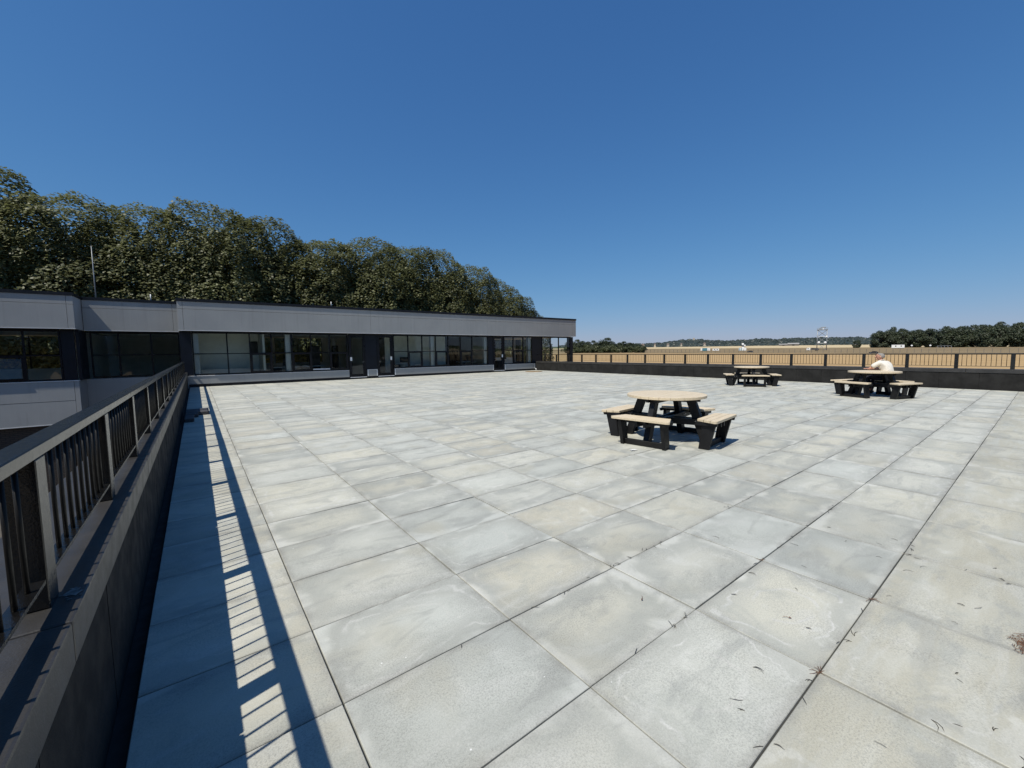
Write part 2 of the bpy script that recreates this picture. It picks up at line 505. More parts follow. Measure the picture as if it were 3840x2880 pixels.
# ------------------------------------------------------------------ geometry helpers
class MB:
    """Collects shapes and links them as one mesh object."""
    def __init__(self):
        self.v = []
        self.f = []

    def add(self, verts, faces):
        o = len(self.v)
        self.v += [tuple(p) for p in verts]
        self.f += [tuple(i + o for i in f) for f in faces]
        return self

    def box(self, x0, x1, y0, y1, z0, z1):
        v = [(x0, y0, z0), (x1, y0, z0), (x1, y1, z0), (x0, y1, z0), (x0, y0, z1), (x1, y0, z1), (x1, y1, z1), (x0, y1, z1)]
        f = [(0, 3, 2, 1), (4, 5, 6, 7), (0, 1, 5, 4), (1, 2, 6, 5), (2, 3, 7, 6), (3, 0, 4, 7)]
        return self.add(v, f)

    def hexa(self, bottom, top):
        n = len(bottom)
        v = list(bottom) + list(top)
        f = [tuple(reversed(range(n))), tuple(range(n, 2 * n))]
        for i in range(n):
            j = (i + 1) % n
            f.append((i, j, n + j, n + i))
        return self.add(v, f)

    def prism(self, poly, z0, z1):
        return self.hexa([(x, y, z0) for x, y in poly], [(x, y, z1) for x, y in poly])

    def beam(self, a, b, w, h, up=(0, 0, 1)):
        a, b = Vector(a), Vector(b)
        d = (b - a).normalized()
        u = Vector(up)
        s = d.cross(u)
        if s.length < 1e-5:
            s = d.cross(Vector((1, 0, 0)))
        s.normalize()
        t = s.cross(d).normalized()
        q = [s * (w / 2) * i + t * (h / 2) * j for i, j in ((-1, -1), (1, -1), (1, 1), (-1, 1))]
        return self.hexa([a + k for k in q], [b + k for k in q])

    def tube(self, pts, rads, n=8, cap=True):
        pts = [Vector(p) for p in pts]
        o = len(self.v)
        prev = None
        for i, p in enumerate(pts):
            a = pts[max(0, i - 1)]
            b = pts[min(len(pts) - 1, i + 1)]
            d = (b - a).normalized()
            if prev is None:
                s = d.cross(Vector((0, 0, 1)))
                if s.length < 1e-4:
                    s = Vector((1, 0, 0))
            else:
                s = prev - d * prev.dot(d)
            s.normalize()
            prev = s
            t = d.cross(s)
            for k in range(n):
                an = 2 * math.pi * k / n
                self.v.append(tuple(p + (s * math.cos(an) + t * math.sin(an)) * rads[i]))
        for i in range(len(pts) - 1):
            for k in range(n):
                k2 = (k + 1) % n
                self.f.append((o + i * n + k, o + i * n + k2, o + (i + 1) * n + k2, o + (i + 1) * n + k))
        if cap:
            self.f.append(tuple(o + k for k in reversed(range(n))))
            e = o + (len(pts) - 1) * n
            self.f.append(tuple(e + k for k in range(n)))
        return self

    def ball(self, c, rx, ry, rz, seg=12, ring=8):
        o = len(self.v)
        c = Vector(c)
        self.v.append((c.x, c.y, c.z - rz))
        for i in range(1, ring):
            a = -math.pi / 2 + math.pi * i / ring
            for k in range(seg):
                b = 2 * math.pi * k / seg
                self.v.append((c.x + rx * math.cos(a) * math.cos(b), c.y + ry * math.cos(a) * math.sin(b), c.z + rz * math.sin(a)))
        self.v.append((c.x, c.y, c.z + rz))
        top = len(self.v) - 1
        for k in range(seg):
            k2 = (k + 1) % seg
            self.f.append((o, o + 1 + k2, o + 1 + k))
            for i in range(ring - 2):
                a0 = o + 1 + i * seg
                a1 = a0 + seg
                self.f.append((a0 + k, a0 + k2, a1 + k2, a1 + k))
            e = o + 1 + (ring - 2) * seg
            self.f.append((e + k, e + k2, top))
        return self

    def mesh(self, name, mat, smooth=False, bevel=0.0, segs=1):
        me = D.meshes.new(name)
        me.from_pydata(self.v, [], self.f)
        if bevel > 0:
            bm = bmesh.new()
            bm.from_mesh(me)
            bmesh.ops.remove_doubles(bm, verts=bm.verts, dist=1e-6)
            bmesh.ops.bevel(bm, geom=list(bm.edges), offset=bevel, segments=segs, affect='EDGES', profile=0.6, clamp_overlap=True)
            bm.to_mesh(me)
            bm.free()
        if smooth:
            me.polygons.foreach_set('use_smooth', [True] * len(me.polygons))
        me.materials.append(MAT[mat])
        me.update()
        return me

    def build(self, name, mat, parent=None, smooth=False, bevel=0.0, segs=1, loc=None):
        o = D.objects.new(name, self.mesh(name, mat, smooth, bevel, segs))
        COL.objects.link(o)
        if parent is not None:
            o.parent = parent
        if loc is not None:
            o.location = loc
        return o


def tag(o, label=None, cat=None, group=None, kind=None):
    if label:
        o['label'] = label
    if cat:
        o['category'] = cat
    if group:
        o['group'] = group
    if kind:
        o['kind'] = kind
    return o


def empty(name, loc=(0, 0, 0), rz=0.0):
    o = D.objects.new(name, None)
    o.empty_display_size = 0.2
    o.location = loc
    o.rotation_euler = (0, 0, rz)
    COL.objects.link(o)
    return o


def inst(name, me, parent=None, loc=(0, 0, 0), rz=0.0, scale=None):
    o = D.objects.new(name, me)
    COL.objects.link(o)
    o.location = loc
    o.rotation_euler = (0, 0, rz)
    if scale is not None:
        o.scale = scale
    if parent is not None:
        o.parent = parent
    return o


def copy_tree(o, parent=None):
    c = o.copy()
    COL.objects.link(c)
    if parent is not None:
        c.parent = parent
    for ch in list(o.children):
        copy_tree(ch, c)
    return c


def interp(x, pts):
    if x <= pts[0][0]:
        return pts[0][1]
    for (a, va), (b, vb) in zip(pts, pts[1:]):
        if x <= b:
            t = (x - a) / (b - a)
            return va + (vb - va) * t
    return pts[-1][1]


# ------------------------------------------------------------------ terrain
GROUND = -4.1
BASE = [(0, -4.1), (110, -4.1), (333, -3.3), (372, -2.95), (434, -2.5), (470, -2.0), (511, -1.2), (620, -0.9), (1085, 2.4), (1500, 7.0), (2600, 22.0), (6000, 40.0)]


def ground_z(x, y):
    d = math.hypot(x - CAM.x, y - CAM.y)
    z = interp(d, BASE)
    if x > 0:
        yy = max(-300.0, min(400.0, y))
        z += 0.008 * yy * max(0.0, min(1.0, (d - 60) / 240.0))
    return z


def build_ground():
    ring = [0, 30, 60, 90, 120, 160, 200, 250, 300, 340, 380, 430, 470, 511, 560, 620, 750, 900, 1085, 1300, 1600, 2000, 2600, 3600, 6000, 9000]
    N = 96
    mb = MB()
    mb.v.append((CAM.x, CAM.y, GROUND))
    for r in ring[1:]:
        for k in range(N):
            a = 2 * math.pi * k / N
            x, y = CAM.x + r * math.cos(a), CAM.y + r * math.sin(a)
            z = ground_z(x, y)
            if r > 130:
                z += 0.25 * mnoise.noise(Vector((x * 0.02, y * 0.02, 0)))
            mb.v.append((x, y, z))
    for k in range(N):
        mb.f.append((0, 1 + k, 1 + (k + 1) % N))
    for i in range(len(ring) - 2):
        a0 = 1 + i * N
        a1 = a0 + N
        for k in range(N):
            k2 = (k + 1) % N
            mb.f.append((a0 + k, a1 + k, a1 + k2, a0 + k2))
    o = mb.build('ground', 'field', smooth=True)
    tag(o, 'wide flat field of dry golden grass running out to wooded hills', 'field', kind='structure')


build_ground()
# yard beside the terrace
o = MB().box(-60, -5.0, -40, 22.9, GROUND, GROUND + 0.03).build('yard_road', 'asphalt')
tag(o, 'brownish asphalt yard below the terrace on the left', 'road', kind='structure')
o = MB().box(-5.0, -1.25, -40, 29.0, GROUND, GROUND + 0.10).build('yard_pavement', 'concrete_path')
tag(o, 'light grey concrete pavement running below the left terrace wall', 'pavement', kind='structure')
o = MB().box(-14.0, -5.15, 21.05, 21.15, GROUND + 0.03, GROUND + 0.034).build('road_marking', 'line_white')
tag(o, 'thin white line painted on the yard asphalt', 'marking', kind='structure')

# ------------------------------------------------------------------ terrace deck and slabs
X0, X1, Y0, Y1 = -0.715, 20.60, -4.80, 22.71
deck = MB().box(-1.15, 20.95, -5.2, 22.75, -0.45, -0.052).build('terrace_deck', 'deck_base')
tag(deck, 'raised terrace deck carrying the concrete paving', 'terrace', kind='structure')


def slab_shape(w, h, gap, bev):
    """Slab centred on the origin, top at z=0: flat top, small chamfer, sides."""
    a, b = w / 2 - gap / 2, h / 2 - gap / 2
    c = bev
    v = []
    for z, k in ((-0.05, 0.0), (-c, 0.0), (0.0, c)):
        v += [(-a + k, -b + k, z), (a - k, -b + k, z), (a - k, b - k, z), (-a + k, b - k, z)]
    f = [(8, 9, 10, 11)]
    for i in (0, 4):
        for k in range(4):
            k2 = (k + 1) % 4
            f.append((i + k, i + k2, i + 4 + k2, i + 4 + k))
    return v, f


slabs = []
xs = [X0] + [0.9 * i for i in range(0, 23)] + [X1]
ys = [Y0] + [0.6 * j for j in range(-7, 38)] + [Y1]
for a, b in zip(xs, xs[1:]):
    for c, d in zip(ys, ys[1:]):
        if b - a > 0.05 and d - c > 0.05:
            slabs.append((a, b, c, d))


def in_view(x, y):
    v = Vector((x, y, 0)) - CAM
    z = v.dot(fwd)
    if z < 0.2:
        return False
    return abs(v.dot(right) / z) < 1.32 and -1.1 < v.dot(down) / z < 1.02


def slab_rank(s):
    cx, cy = (s[0] + s[1]) / 2, (s[2] + s[3]) / 2
    vis = any(in_view(px, py) for px in (s[0], cx, s[1]) for py in (s[2], cy, s[3]))
    d2 = (cx - CAM.x) ** 2 + (cy - CAM.y) ** 2
    return (0 if vis else 1, d2)


slabs.sort(key=slab_rank)
mesh_cache = {}
rest = MB()
rs = random.Random(3)
for k, (a, b, c, d) in enumerate(slabs):
    w, h = round(b - a, 3), round(d - c, 3)
    cx, cy = (a + b) / 2, (c + d) / 2
    z = rs.uniform(-0.0022, 0.0022)
    tx, ty = rs.gauss(0, 0.0016), rs.gauss(0, 0.0022)
    jx, jy = rs.uniform(-0.0012, 0.0012), rs.uniform(-0.0012, 0.0012)
    v, f = slab_shape(w, h, 0.0065, 0.0028)
    if k < 300:
        if (w, h) not in mesh_cache:
            mb = MB()
            mb.add(v, f)
            mesh_cache[(w, h)] = mb.mesh('paving_slab', 'slab')
        o = inst('paving_slab', mesh_cache[(w, h)], deck, (cx + jx, cy + jy, z))
        o.rotation_euler = (tx, ty, rs.gauss(0, 0.0008))
    else:
        rest.add([(x + cx + jx, y + cy + jy, zz + z + tx * y + ty * x) for x, y, zz in v], f)
o = rest.build('paving_slabs', 'slab', deck)
tag(o, kind='stuff')

# dark upstand kerbs between paving and walls are part of the walls below


# ------------------------------------------------------------------ parapet walls with railings
WALL_T = 0.70        # coping top
RAIL_T = 1.228       # rail top


def parapet(name, label, cat_label, p0, p1, inward, rail_label, first, pitch, nb=10, panel=0.95):
    """Wall from p0 to p1 (x,y). inward = unit vector to the terrace. The inner coping edge lies on the line."""
    p0, p1, inward = Vector((*p0, 0)), Vector((*p1, 0)), Vector((*inward, 0))
    L = (p1 - p0).length
    d = (p1 - p0) / L

    def P(s, t, z):       # s along, t outward from the inner coping edge
        q = p0 + d * s - inward * t
        return (q.x, q.y, z)

    def bx(mb, s0, s1, t0, t1, z0, z1):
        pts = [P(s0, t0, 0), P(s1, t0, 0), P(s1, t1, 0), P(s0, t1, 0)]
        xs_ = [q[0] for q in pts]
        ys_ = [q[1] for q in pts]
        return mb.box(min(xs_), max(xs_), min(ys_), max(ys_), z0, z1)

    w = empty(name, P(0, 0.2, GROUND))
    w.location = (0, 0, 0)
    tag(w, label, 'parapet wall')
    bx(MB(), 0, L, 0.035, 0.38, GROUND, 0.55).build('wall_core', 'membrane', w)
    # facing panels with open joints, each its own piece
    s = 0.0
    rp = random.Random(len(name))
    while s < L - 0.05:
        e = min(L, s + panel * rp.uniform(0.9, 1.1))
        mb = bx(MB(), s + 0.004, e - 0.004, 0.016 + rp.uniform(-0.002, 0.002), 0.034, -0.04, 0.556)
        mb.build('facing_panel', 'membrane', w)
        s = e
    # coping lengths with tiny joints
    s = 0.0
    while s < L - 0.05:
        e = min(L, s + 2.5)
        mb = MB()
        bx(mb, s + 0.003, e - 0.003, 0.0, 0.40, 0.565, WALL_T)
        mb.build('coping', 'coping_dark', w, bevel=0.008, segs=2)
        s = e
    g = empty(name.replace('wall', 'railing') if 'wall' in name else 'railing', (0, 0, 0))
    g.name = 'railing'
    tag(g, rail_label, 'railing', 'black bar railings on the terrace parapets')
    TI, TO = 0.07, 0.145          # rail inner and outer faces, measured outward from coping edge
    # top rail in lengths, with a joint gap every few bays
    s = 0.03
    while s < L - 0.05:
        e = min(L - 0.03, s + pitch * 3)
        bx(MB(), s + 0.0015, e - 0.0015, TI, TO, RAIL_T - 0.042, RAIL_T).build('top_rail', 'rail_black', g, bevel=0.004)
        s = e
    posts = []
    s = first
    while s < L - 0.05:
        if s > 0.05:
            posts.append(s)
        s += pitch
    for s in posts:
        mb = MB()
        bx(mb, s - 0.05, s + 0.05, TI + 0.001, TO - 0.001, WALL_T + 0.001, RAIL_T - 0.043)
        mb.build('post', 'rail_black', g, bevel=0.003)
    ends = posts + []
    # one baluster mesh shared by all
    zb, zt = 0.800, RAIL_T - 0.044
    mb = MB().tube([(0, 0, zb), (0, 0, zt)], [0.0072, 0.0072], 8)
    bal = mb.mesh('baluster', 'baluster_black', smooth=True)
    for a, b in zip(posts, posts[1:]):
        mb = MB()
        bx(mb, a + 0.051, b - 0.051, TI + 0.005, TI + 0.05, 0.786, 0.798)
        mb.build('bottom_rail', 'rail_black', g)
        for k in range(nb):
            q = P(a + (b - a) * (0.06 + 0.88 * (k + 0.5) / nb), TI + 0.028, 0)
            inst('baluster', bal, g, q)
    return w, g


parapet('parapet_wall', 'dark parapet wall with metal coping along the left edge of the terrace', '',
        (-0.765, -5.0), (-0.765, 22.74), (1, 0),
        'black bar railing on the left parapet casting a ladder shadow on the paving', 0.19 + 5.0 - 4 * 1.25, 1.25)
parapet('parapet_wall', 'low charcoal parapet wall along the far right edge beside the golden field', '',
        (20.66, -5.0), (20.66, 22.72), (-1, 0),
        'black bar railing on the far right parapet in front of the golden field', 0.245 + 5.0 - 4 * 1.265, 1.265)
parapet('parapet_wall', 'charcoal parapet wall closing the near end of the terrace behind the viewer', '',
        (-0.765 + 0.41, -4.83), (20.66 - 0.02, -4.83), (0, 1),
        'black bar railing on the parapet behind the viewer', 0.4, 1.265)

# ------------------------------------------------------------------ the long low building
bld = empty('office_building', (0, 0, 0))
tag(bld, 'long low office building with grey fascia and black framed windows behind the terrace', 'building')
FZ0, FZ1, CAPZ = 2.63, 3.96, 4.09
YF = 22.40          # fascia front
YU = 22.75          # upstand front
YW = 22.92          # glazing plane
YB = 30.5           # rear wall
XL, XR = -14.0, 24.95
ZS = 0.53           # sill


def bpart(name, mat, *box, parent=None, bevel=0.0):
    return MB().box(*box).build(name, mat, parent or bld, bevel=bevel)


def fascia_run(x0, x1, y, joints):
    """Grey fascia: lower and upper board strips per bay with recessed joints, and a bright lower edge trim."""
    e = [x0] + joints + [x1]
    for a, b in zip(e, e[1:]):
        bpart('fascia_panel', 'fascia_grey', a + 0.005, b - 0.005, y, y + 0.12, FZ0 + 0.035, 3.608, bevel=0.003)
        bpart('fascia_panel', 'fascia_grey', a + 0.005, b - 0.005, y + 0.003, y + 0.12, 3.622, FZ1, bevel=0.003)
    bpart('fascia_backing', 'roof_edge', x0 + 0.01, x1 - 0.01, y + 0.121, y + 0.22, FZ0 + 0.02, FZ1 + 0.05)
    bpart('fascia_trim', 'trim_light', x0, x1, y - 0.012, y + 0.12, FZ0, FZ0 + 0.028)
    bpart('roof_edge_cap', 'roof_edge', x0 - 0.02, x1 + 0.02, y - 0.03, y + 0.30, FZ1 + 0.004, CAPZ)


fascia_run(-0.97, 24.82, YF, [-0.77, 7.77, 16.01, 24.43])
fascia_run(-4.22, -0.985, 23.90, [-1.18])
fascia_run(XL, -4.23, YF, [-12.6, -4.43])
# fascia returns
for xr, y0, y1, sgn in ((-4.23, YF + 0.10, 23.90, 1), (-0.97, YF + 0.10, 23.90, -1)):
    a, b = (xr - 0.14, xr - 0.004) if sgn > 0 else (xr + 0.004, xr + 0.14)
    bpart('fascia_return', 'fascia_grey', a, b, y0 + 0.025, y1 + 0.1, FZ0 + 0.002, FZ1)
    bpart('roof_edge_cap', 'roof_edge', a - 0.03, b + 0.03, YF + 0.272, y1 + 0.05, FZ1 + 0.006, CAPZ - 0.003)
bpart('fascia_return', 'fascia_grey', 24.68, 24.815, YF + 0.125, YB, FZ0 + 0.002, FZ1)
bpart('roof_edge_cap', 'roof_edge', 24.60, 24.84, YF + 0.272, YB, FZ1 + 0.005, CAPZ - 0.002)
# soffits and roof
bpart('soffit', 'roof_edge', -0.83, 24.68, YF + 0.125, YB, FZ0 + 0.006, FZ0 + 0.018)
bpart('soffit', 'roof_edge', -4.1, -0.84, 24.03, YB, FZ0 + 0.006, FZ0 + 0.018)
bpart('soffit', 'roof_edge', XL, -4.37, YF + 0.125, YB, FZ0 + 0.006, FZ0 + 0.018)
bpart('roof', 'roof_felt', -0.83, 24.60, YF + 0.272, YB, 3.90, 3.97)
bpart('roof', 'roof_felt', -4.1, -0.84, 24.18, YB, 3.90, 3.97)
bpart('roof', 'roof_felt', XL, -4.37, YF + 0.272, YB, 3.90, 3.97)

WZ0, WZT, WZ1 = 0.575, 1.56, 2.56


def window(xs_, y, sashes=(), vent=None, open_cell=None):
    """One glazed bay: frame with mullions and transom; panes and opening sashes are its pieces."""
    mb = MB()
    f = 0.028
    dpt = 0.07
    mb.box(xs_[0] - 0.02, xs_[-1] + 0.02, y - dpt, y + 0.02, WZ1 - 0.03, WZ1 + 0.06)
    mb.box(xs_[0] - 0.02, xs_[-1] + 0.02, y - dpt, y + 0.02, WZ0 - 0.04, WZ0 + 0.03)
    for i, x in enumerate(xs_):
        mb.box(x - f, x + f, y - dpt - 0.004, y + 0.016, WZ0 + 0.03, WZ1 - 0.03)
    for a, b in zip(xs_, xs_[1:]):
        mb.box(a + f, b - f, y - dpt + 0.006, y + 0.012, WZT - 0.022, WZT + 0.022)
    w = mb.build('window', 'frame_black', bld)
    rw = random.Random(int(xs_[0] * 100))
    for i, (a, b) in enumerate(zip(xs_, xs_[1:])):
        for lo, hi, low in ((WZ0 + 0.03, WZT - 0.022, True), (WZT + 0.022, WZ1 - 0.03, False)):
            x0, x1, z0, z1 = a + f, b - f, lo, hi
            if low and i in sashes:
                s = MB()
                k = 0.065
                yy = y - dpt - 0.012
                s.box(x0, x1, yy, y, z0, z0 + k)
                s.box(x0, x1, yy, y, z1 - k, z1)
                s.box(x0, x0 + k, yy, y, z0 + k, z1 - k)
                s.box(x1 - k, x1, yy, y, z0 + k, z1 - k)
                so = s.build('sash', 'frame_black', w)
                x0, x1, z0, z1 = x0 + k, x1 - k, z0 + k, z1 - k
            tlt = rw.uniform(-0.0025, 0.0025)
            t2 = rw.uniform(-0.0025, 0.0025)
            if low and i == open_cell:
                tlt = -0.085
            yc = y - 0.03
            v = [(x0, yc - tlt - t2, z0), (x1, yc - tlt + t2, z0), (x1, yc + tlt + t2, z1), (x0, yc + tlt - t2, z1)]
            if low and i == open_cell:
                v = [(x0, yc - 0.23, z0), (x1, yc - 0.23, z0), (x1, yc, z1), (x0, yc, z1)]
            p = MB()
            p.add(v, [(0, 1, 2, 3)])
            p.build('pane', 'glass', w)
    if vent is not None:
        a, b = xs_[vent], xs_[vent + 1]
        MB().box(a + 0.05, b - 0.04, y - dpt - 0.02, y - dpt + 0.004, WZ0 + 0.035, WZ0 + 0.10).build('vent_bar', 'trim_light', w)
    return w


XA = [-0.50, 0.84, 1.78, 2.73, 3.68, 4.62, 5.58, 6.53]
XC = [9.28, 10.22, 11.17, 12.13, 13.06, 14.01, 14.94, 16.30]
XD = [17.72, 18.58, 19.53, 20.43]
XE = [21.46, 22.37, 23.28, 24.62]
window(XA, YW, (2, 4, 6), vent=5)
window(XC, YW, (1, 3, 5))
window(XD, YW, (1,))
window(XE, YW, ())
# left block and recess
window([-9.6, -8.3, -7.05, -5.78, -4.80], YW, (2,), open_cell=2)
window([-4.1, -3.20, -2.06, -1.03], 24.40, ())


def door(x0, x1, notice_right):
    mb = MB()
    y = YW - 0.01
    fo = 0.06
    mb.box(x0, x0 + fo, y - 0.06, y + 0.03, 0.12, 2.60)
    mb.box(x1 - fo, x1, y - 0.06, y + 0.03, 0.12, 2.60)
    mb.box(x0 + fo, x1 - fo, y - 0.06, y + 0.03, 2.52, 2.60)
    d = mb.build('door', 'frame_black', bld)
    a, b = x0 + fo + 0.004, x1 - fo - 0.004
    lf = MB()
    st = 0.095
    lf.box(a, a + st, y - 0.045, y + 0.01, 0.14, 2.515)
    lf.box(b - st, b, y - 0.045, y + 0.01, 0.14, 2.515)
    lf.box(a + st, b - st, y - 0.045, y + 0.01, 0.14, 0.29)
    lf.box(a + st, b - st, y - 0.045, y + 0.01, 2.42, 2.515)
    lf.build('door_leaf', 'frame_black', d)
    p = MB()
    p.add([(a + st, y - 0.02, 0.29), (b - st, y - 0.02, 0.29), (b - st, y - 0.019, 2.42), (a + st, y - 0.019, 2.42)], [(0, 1, 2, 3)])
    p.build('pane', 'glass', d)
    nx = (b - st * 0.5) if notice_right else (a + st * 0.6)
    MB().box(nx - 0.055, nx + 0.055, y - 0.052, y - 0.047, 1.06, 1.27).build('notice', 'paper_white', d)
    hx = a + st * 0.5 if notice_right else b - st * 0.5
    MB().tube([(hx, y - 0.06, 1.0), (hx, y - 0.09, 1.0), (hx + (0.11 if notice_right else -0.11), y - 0.09, 1.0)], [0.009, 0.009, 0.009], 6).build('handle', 'bolt_steel', d)
    MB().box(x0, x1, YU - 0.02, y + 0.03, 0.085, 0.118).build('threshold', 'trim_light', d)


door(6.60, 7.55, False)
door(8.24, 9.22, True)
door(16.72, 17.66, True)
# solid navy panels between glazing
for a, b in ((7.555, 8.235), (16.335, 16.715), (20.465, 21.425), (-0.96, -0.535), (24.655, XR)):
    bpart('infill_panel', 'panel_navy', a, b, YW - 0.05, YW + 0.03, ZS + 0.0 if a > 20 or a < 0 else 0.12, 2.61)
bpart('infill_panel', 'panel_navy', -4.76, -4.37, YW - 0.05, YW + 0.03, ZS, 2.61)
bpart('infill_panel', 'panel_navy', -4.34, -4.24, YW, 24.40, ZS, 2.61)
bpart('infill_panel', 'panel_navy', -0.975, -0.965, YW + 0.04, 24.40, ZS, 2.61)
# upstands (grey boards below the windows) with sill strip and framed face
for a, b in ((-0.735, 6.56), (7.60, 8.20), (9.27, 16.68), (17.70, 20.60)):
    u = bpart('upstand', 'fascia_grey', a, b, YU, YW + 0.02, 0.135, ZS - 0.025, bevel=0.003)
    MB().box(a, b, YU - 0.02, YW - 0.072, ZS - 0.022, ZS).build('sill', 'trim_light', u)
    if a > 0:
        for s0, s1 in ((a + 0.004, a + 0.055), (b - 0.055, b - 0.004)):
            MB().box(s0, s1, YU - 0.008, YU - 0.001, 0.14, ZS - 0.03).build('edge_batten', 'trim_light', u)
bpart('base_strip', 'roof_edge', -0.70, 20.62, YU + 0.012, YU + 0.16, -0.05, 0.113)
bpart('upstand', 'fascia_grey', 20.68, XR - 0.01, YU + 0.02, YW + 0.02, -1.2, ZS - 0.025)
# left block lower band and recess band
bpart('lower_band', 'fascia_grey', XL, -4.48, YU, YW + 0.02, -0.30, ZS - 0.03, bevel=0.004)
bpart('lower_band', 'fascia_grey', XL, -4.48, YU + 0.003, YW + 0.02, -1.22, -0.314, bevel=0.004)
bpart('lower_band', 'fascia_grey', -4.47, -4.325, YU + 0.001, YW + 0.02, -1.22, ZS - 0.03, bevel=0.004)
bpart('sill', 'trim_light', XL, -4.30, YU - 0.02, YW - 0.075, ZS - 0.026, ZS)
bpart('fascia_trim', 'trim_light', XL, -4.31, YU - 0.01, YW + 0.02, -1.255, -1.224)
bpart('lower_band', 'fascia_grey', -4.46, -4.332, YW + 0.024, 24.30, -1.22, ZS - 0.03)
bpart('lower_band', 'fascia_grey', -4.33, -0.74, 24.27, 24.42, -1.22, ZS - 0.03)
bpart('lower_band', 'fascia_grey', -0.88, -0.745, YU + 0.003, 24.268, -1.22, ZS - 0.03)
bpart('brick_wall', 'brick', XL, -4.7, YW + 0.05, YW + 0.35, GROUND, -1.26)
bpart('brick_wall', 'brick', -4.69, -1.3, 28.6, 28.9, GROUND, -1.26)
bpart('brick_wall', 'brick', -4.99, -4.695, 23.275, 28.9, GROUND, -1.26)
bpart('floor_slab', 'roof_edge', XL, -4.48, YW + 0.03, YB, -1.20, -0.02)
bpart('floor_slab', 'roof_edge', -4.47, -0.89, 24.44, YB, -1.20, -0.02)
bpart('floor_slab', 'roof_edge', -0.735, XR - 0.02, YW + 0.03, YB, -1.20, -0.02)
bpart('brick_wall', 'brick', -1.2, XR - 0.05, 23.0, 23.3, GROUND, -1.21)
# interior
bpart('room_floor', 'inner_floor', XL, -4.48, YW + 0.03, YB - 0.02, 0.0, 0.06)
bpart('room_floor', 'inner_floor', -4.40, -0.90, 24.44, YB - 0.02, 0.0, 0.06)
bpart('room_floor', 'inner_floor', -0.85, XR - 0.06, YW + 0.03, YB - 0.02, 0.0, 0.06)
bpart('ceiling', 'inner_white', -0.82, 24.6, YW + 0.06, YB - 0.02, 2.605, 2.632)
bpart('ceiling', 'inner_wall', -4.08, -0.86, 24.5, YB - 0.02, 2.605, 2.632)
bpart('ceiling', 'inner_wall', XL, -4.4, YW + 0.06, YB - 0.02, 2.605, 2.632)
# rear wall with window openings
rear_open = [(-8.5, -6.0), (2.9, 3.7), (3.9, 6.9), (17.0, 19.9), (20.2, 24.4)]
e = XL
for a, b in rear_open + [(XR - 0.02, XR)]:
    bpart('rear_wall', 'inner_wall', e, a, YB, YB + 0.2, 0.0, 2.63)
    if b < XR - 0.1:
        bpart('rear_wall', 'inner_wall', a, b, YB, YB + 0.2, 0.0, 0.9)
        w = MB()
        n = max(1, round((b - a) / 1.0))
        for i in range(n + 1):
            x = a + (b - a) * i / n
            w.box(x - 0.03, x + 0.03, YB + 0.02, YB + 0.1, 0.9, 2.6)
        w.box(a, b, YB + 0.03, YB + 0.09, 1.60, 1.65)
        rwv = w.build('window', 'frame_black', bld)
        g = MB()
        g.add([(a, YB + 0.06, 0.9), (b, YB + 0.06, 0.9), (b, YB + 0.06, 2.6), (a, YB + 0.06, 2.6)], [(0, 1, 2, 3)])
        g.build('pane', 'glass', rwv)
    e = b
# partitions
for x, y1 in ((-4.42, YB), (-0.80, YB), (2.35, 27.2), (7.9, YB), (16.5, YB), (XL, YB)):
    bpart('partition', 'inner_wall', x, x + 0.1, 24.44 if -4.5 < x < -0.7 else YW + 0.08, y1 - 0.01, 0.06, 2.60)
bpart('partition', 'inner_wall', -0.69, 2.34, 24.6, 24.7, 0.06, 2.60)
bpart('partition', 'inner_wall', 9.6, 14.1, 25.2, 25.3, 0.06, 2.60)
# a little furniture glimpsed through the glass
for x, y in ((2.9, 24.2), (4.5, 25.0), (9.7, 24.0), (14.9, 24.4), (19.0, 25.5)):
    bpart('desk', 'inner_white', x, x + 1.3, y, y + 0.65, 0.74, 0.78)
    bpart('desk_pedestal', 'inner_dark', x + 0.05, x + 0.45, y + 0.05, y + 0.6, 0.065, 0.738)
    bpart('screen', 'inner_dark', x + 0.55, x + 1.1, y + 0.3, y + 0.33, 0.85, 1.2)
for x, w in ((5.2, 0.6), (6.6, 0.3), (14.6, 0.5), (15.4, 0.35), (18.9, 0.4)):
    bpart('cupboard', 'panel_navy', x, x + w, 26.2, 26.6, 0.065, 2.0)
bpart('wall_board', 'inner_dark', 1.9, 2.3, 24.55, 24.59, 1.5, 2.2)
# white round-edged columns just inside the glass
for x in (-8.82, -4.72, -0.40, 3.52, 11.98, 16.16, 20.28):
    bpart('column', 'inner_white', x - 0.13, x + 0.13, YW + 0.09, YW + 0.36, 0.06, 2.60, bevel=0.02)
bpart('end_wall', 'panel_navy', XR - 0.18, XR, YW + 0.04, YW + 0.5, -1.2, 2.61)
bpart('end_wall', 'panel_navy', XR - 0.18, XR, YB - 0.6, YB + 0.2, -1.2, 2.61)
# roof mast and cable stubs
mast = empty('lightning_mast', (-4.28, 28.0, 3.97))
tag(mast, 'slim grey mast standing on the roof in front of the trees at left', 'mast')
MB().tube([(0, 0, 0), (0, 0, 1.7), (0, 0, 3.1)], [0.028, 0.022, 0.014], 8).build('pole', 'galvanised', mast, smooth=True)
MB().box(-0.13, 0.13, -0.13, 0.13, 0, 0.05).build('base_plate', 'galvanised', mast)
for x, y, h, lab in ((-1.93, 24.0, 0.28, 'short white vent stub on the roof edge above the recessed windows'),
                     (5.7, 22.62, 0.26, 'short white vent stub on the roof edge above the doors')):
    s = MB().tube([(0, 0, 0), (0, 0, h)], [0.02, 0.02], 8).build('vent_stub', 'white_paint', None, smooth=True, loc=(x, y, CAPZ))
    tag(s, lab, 'vent')


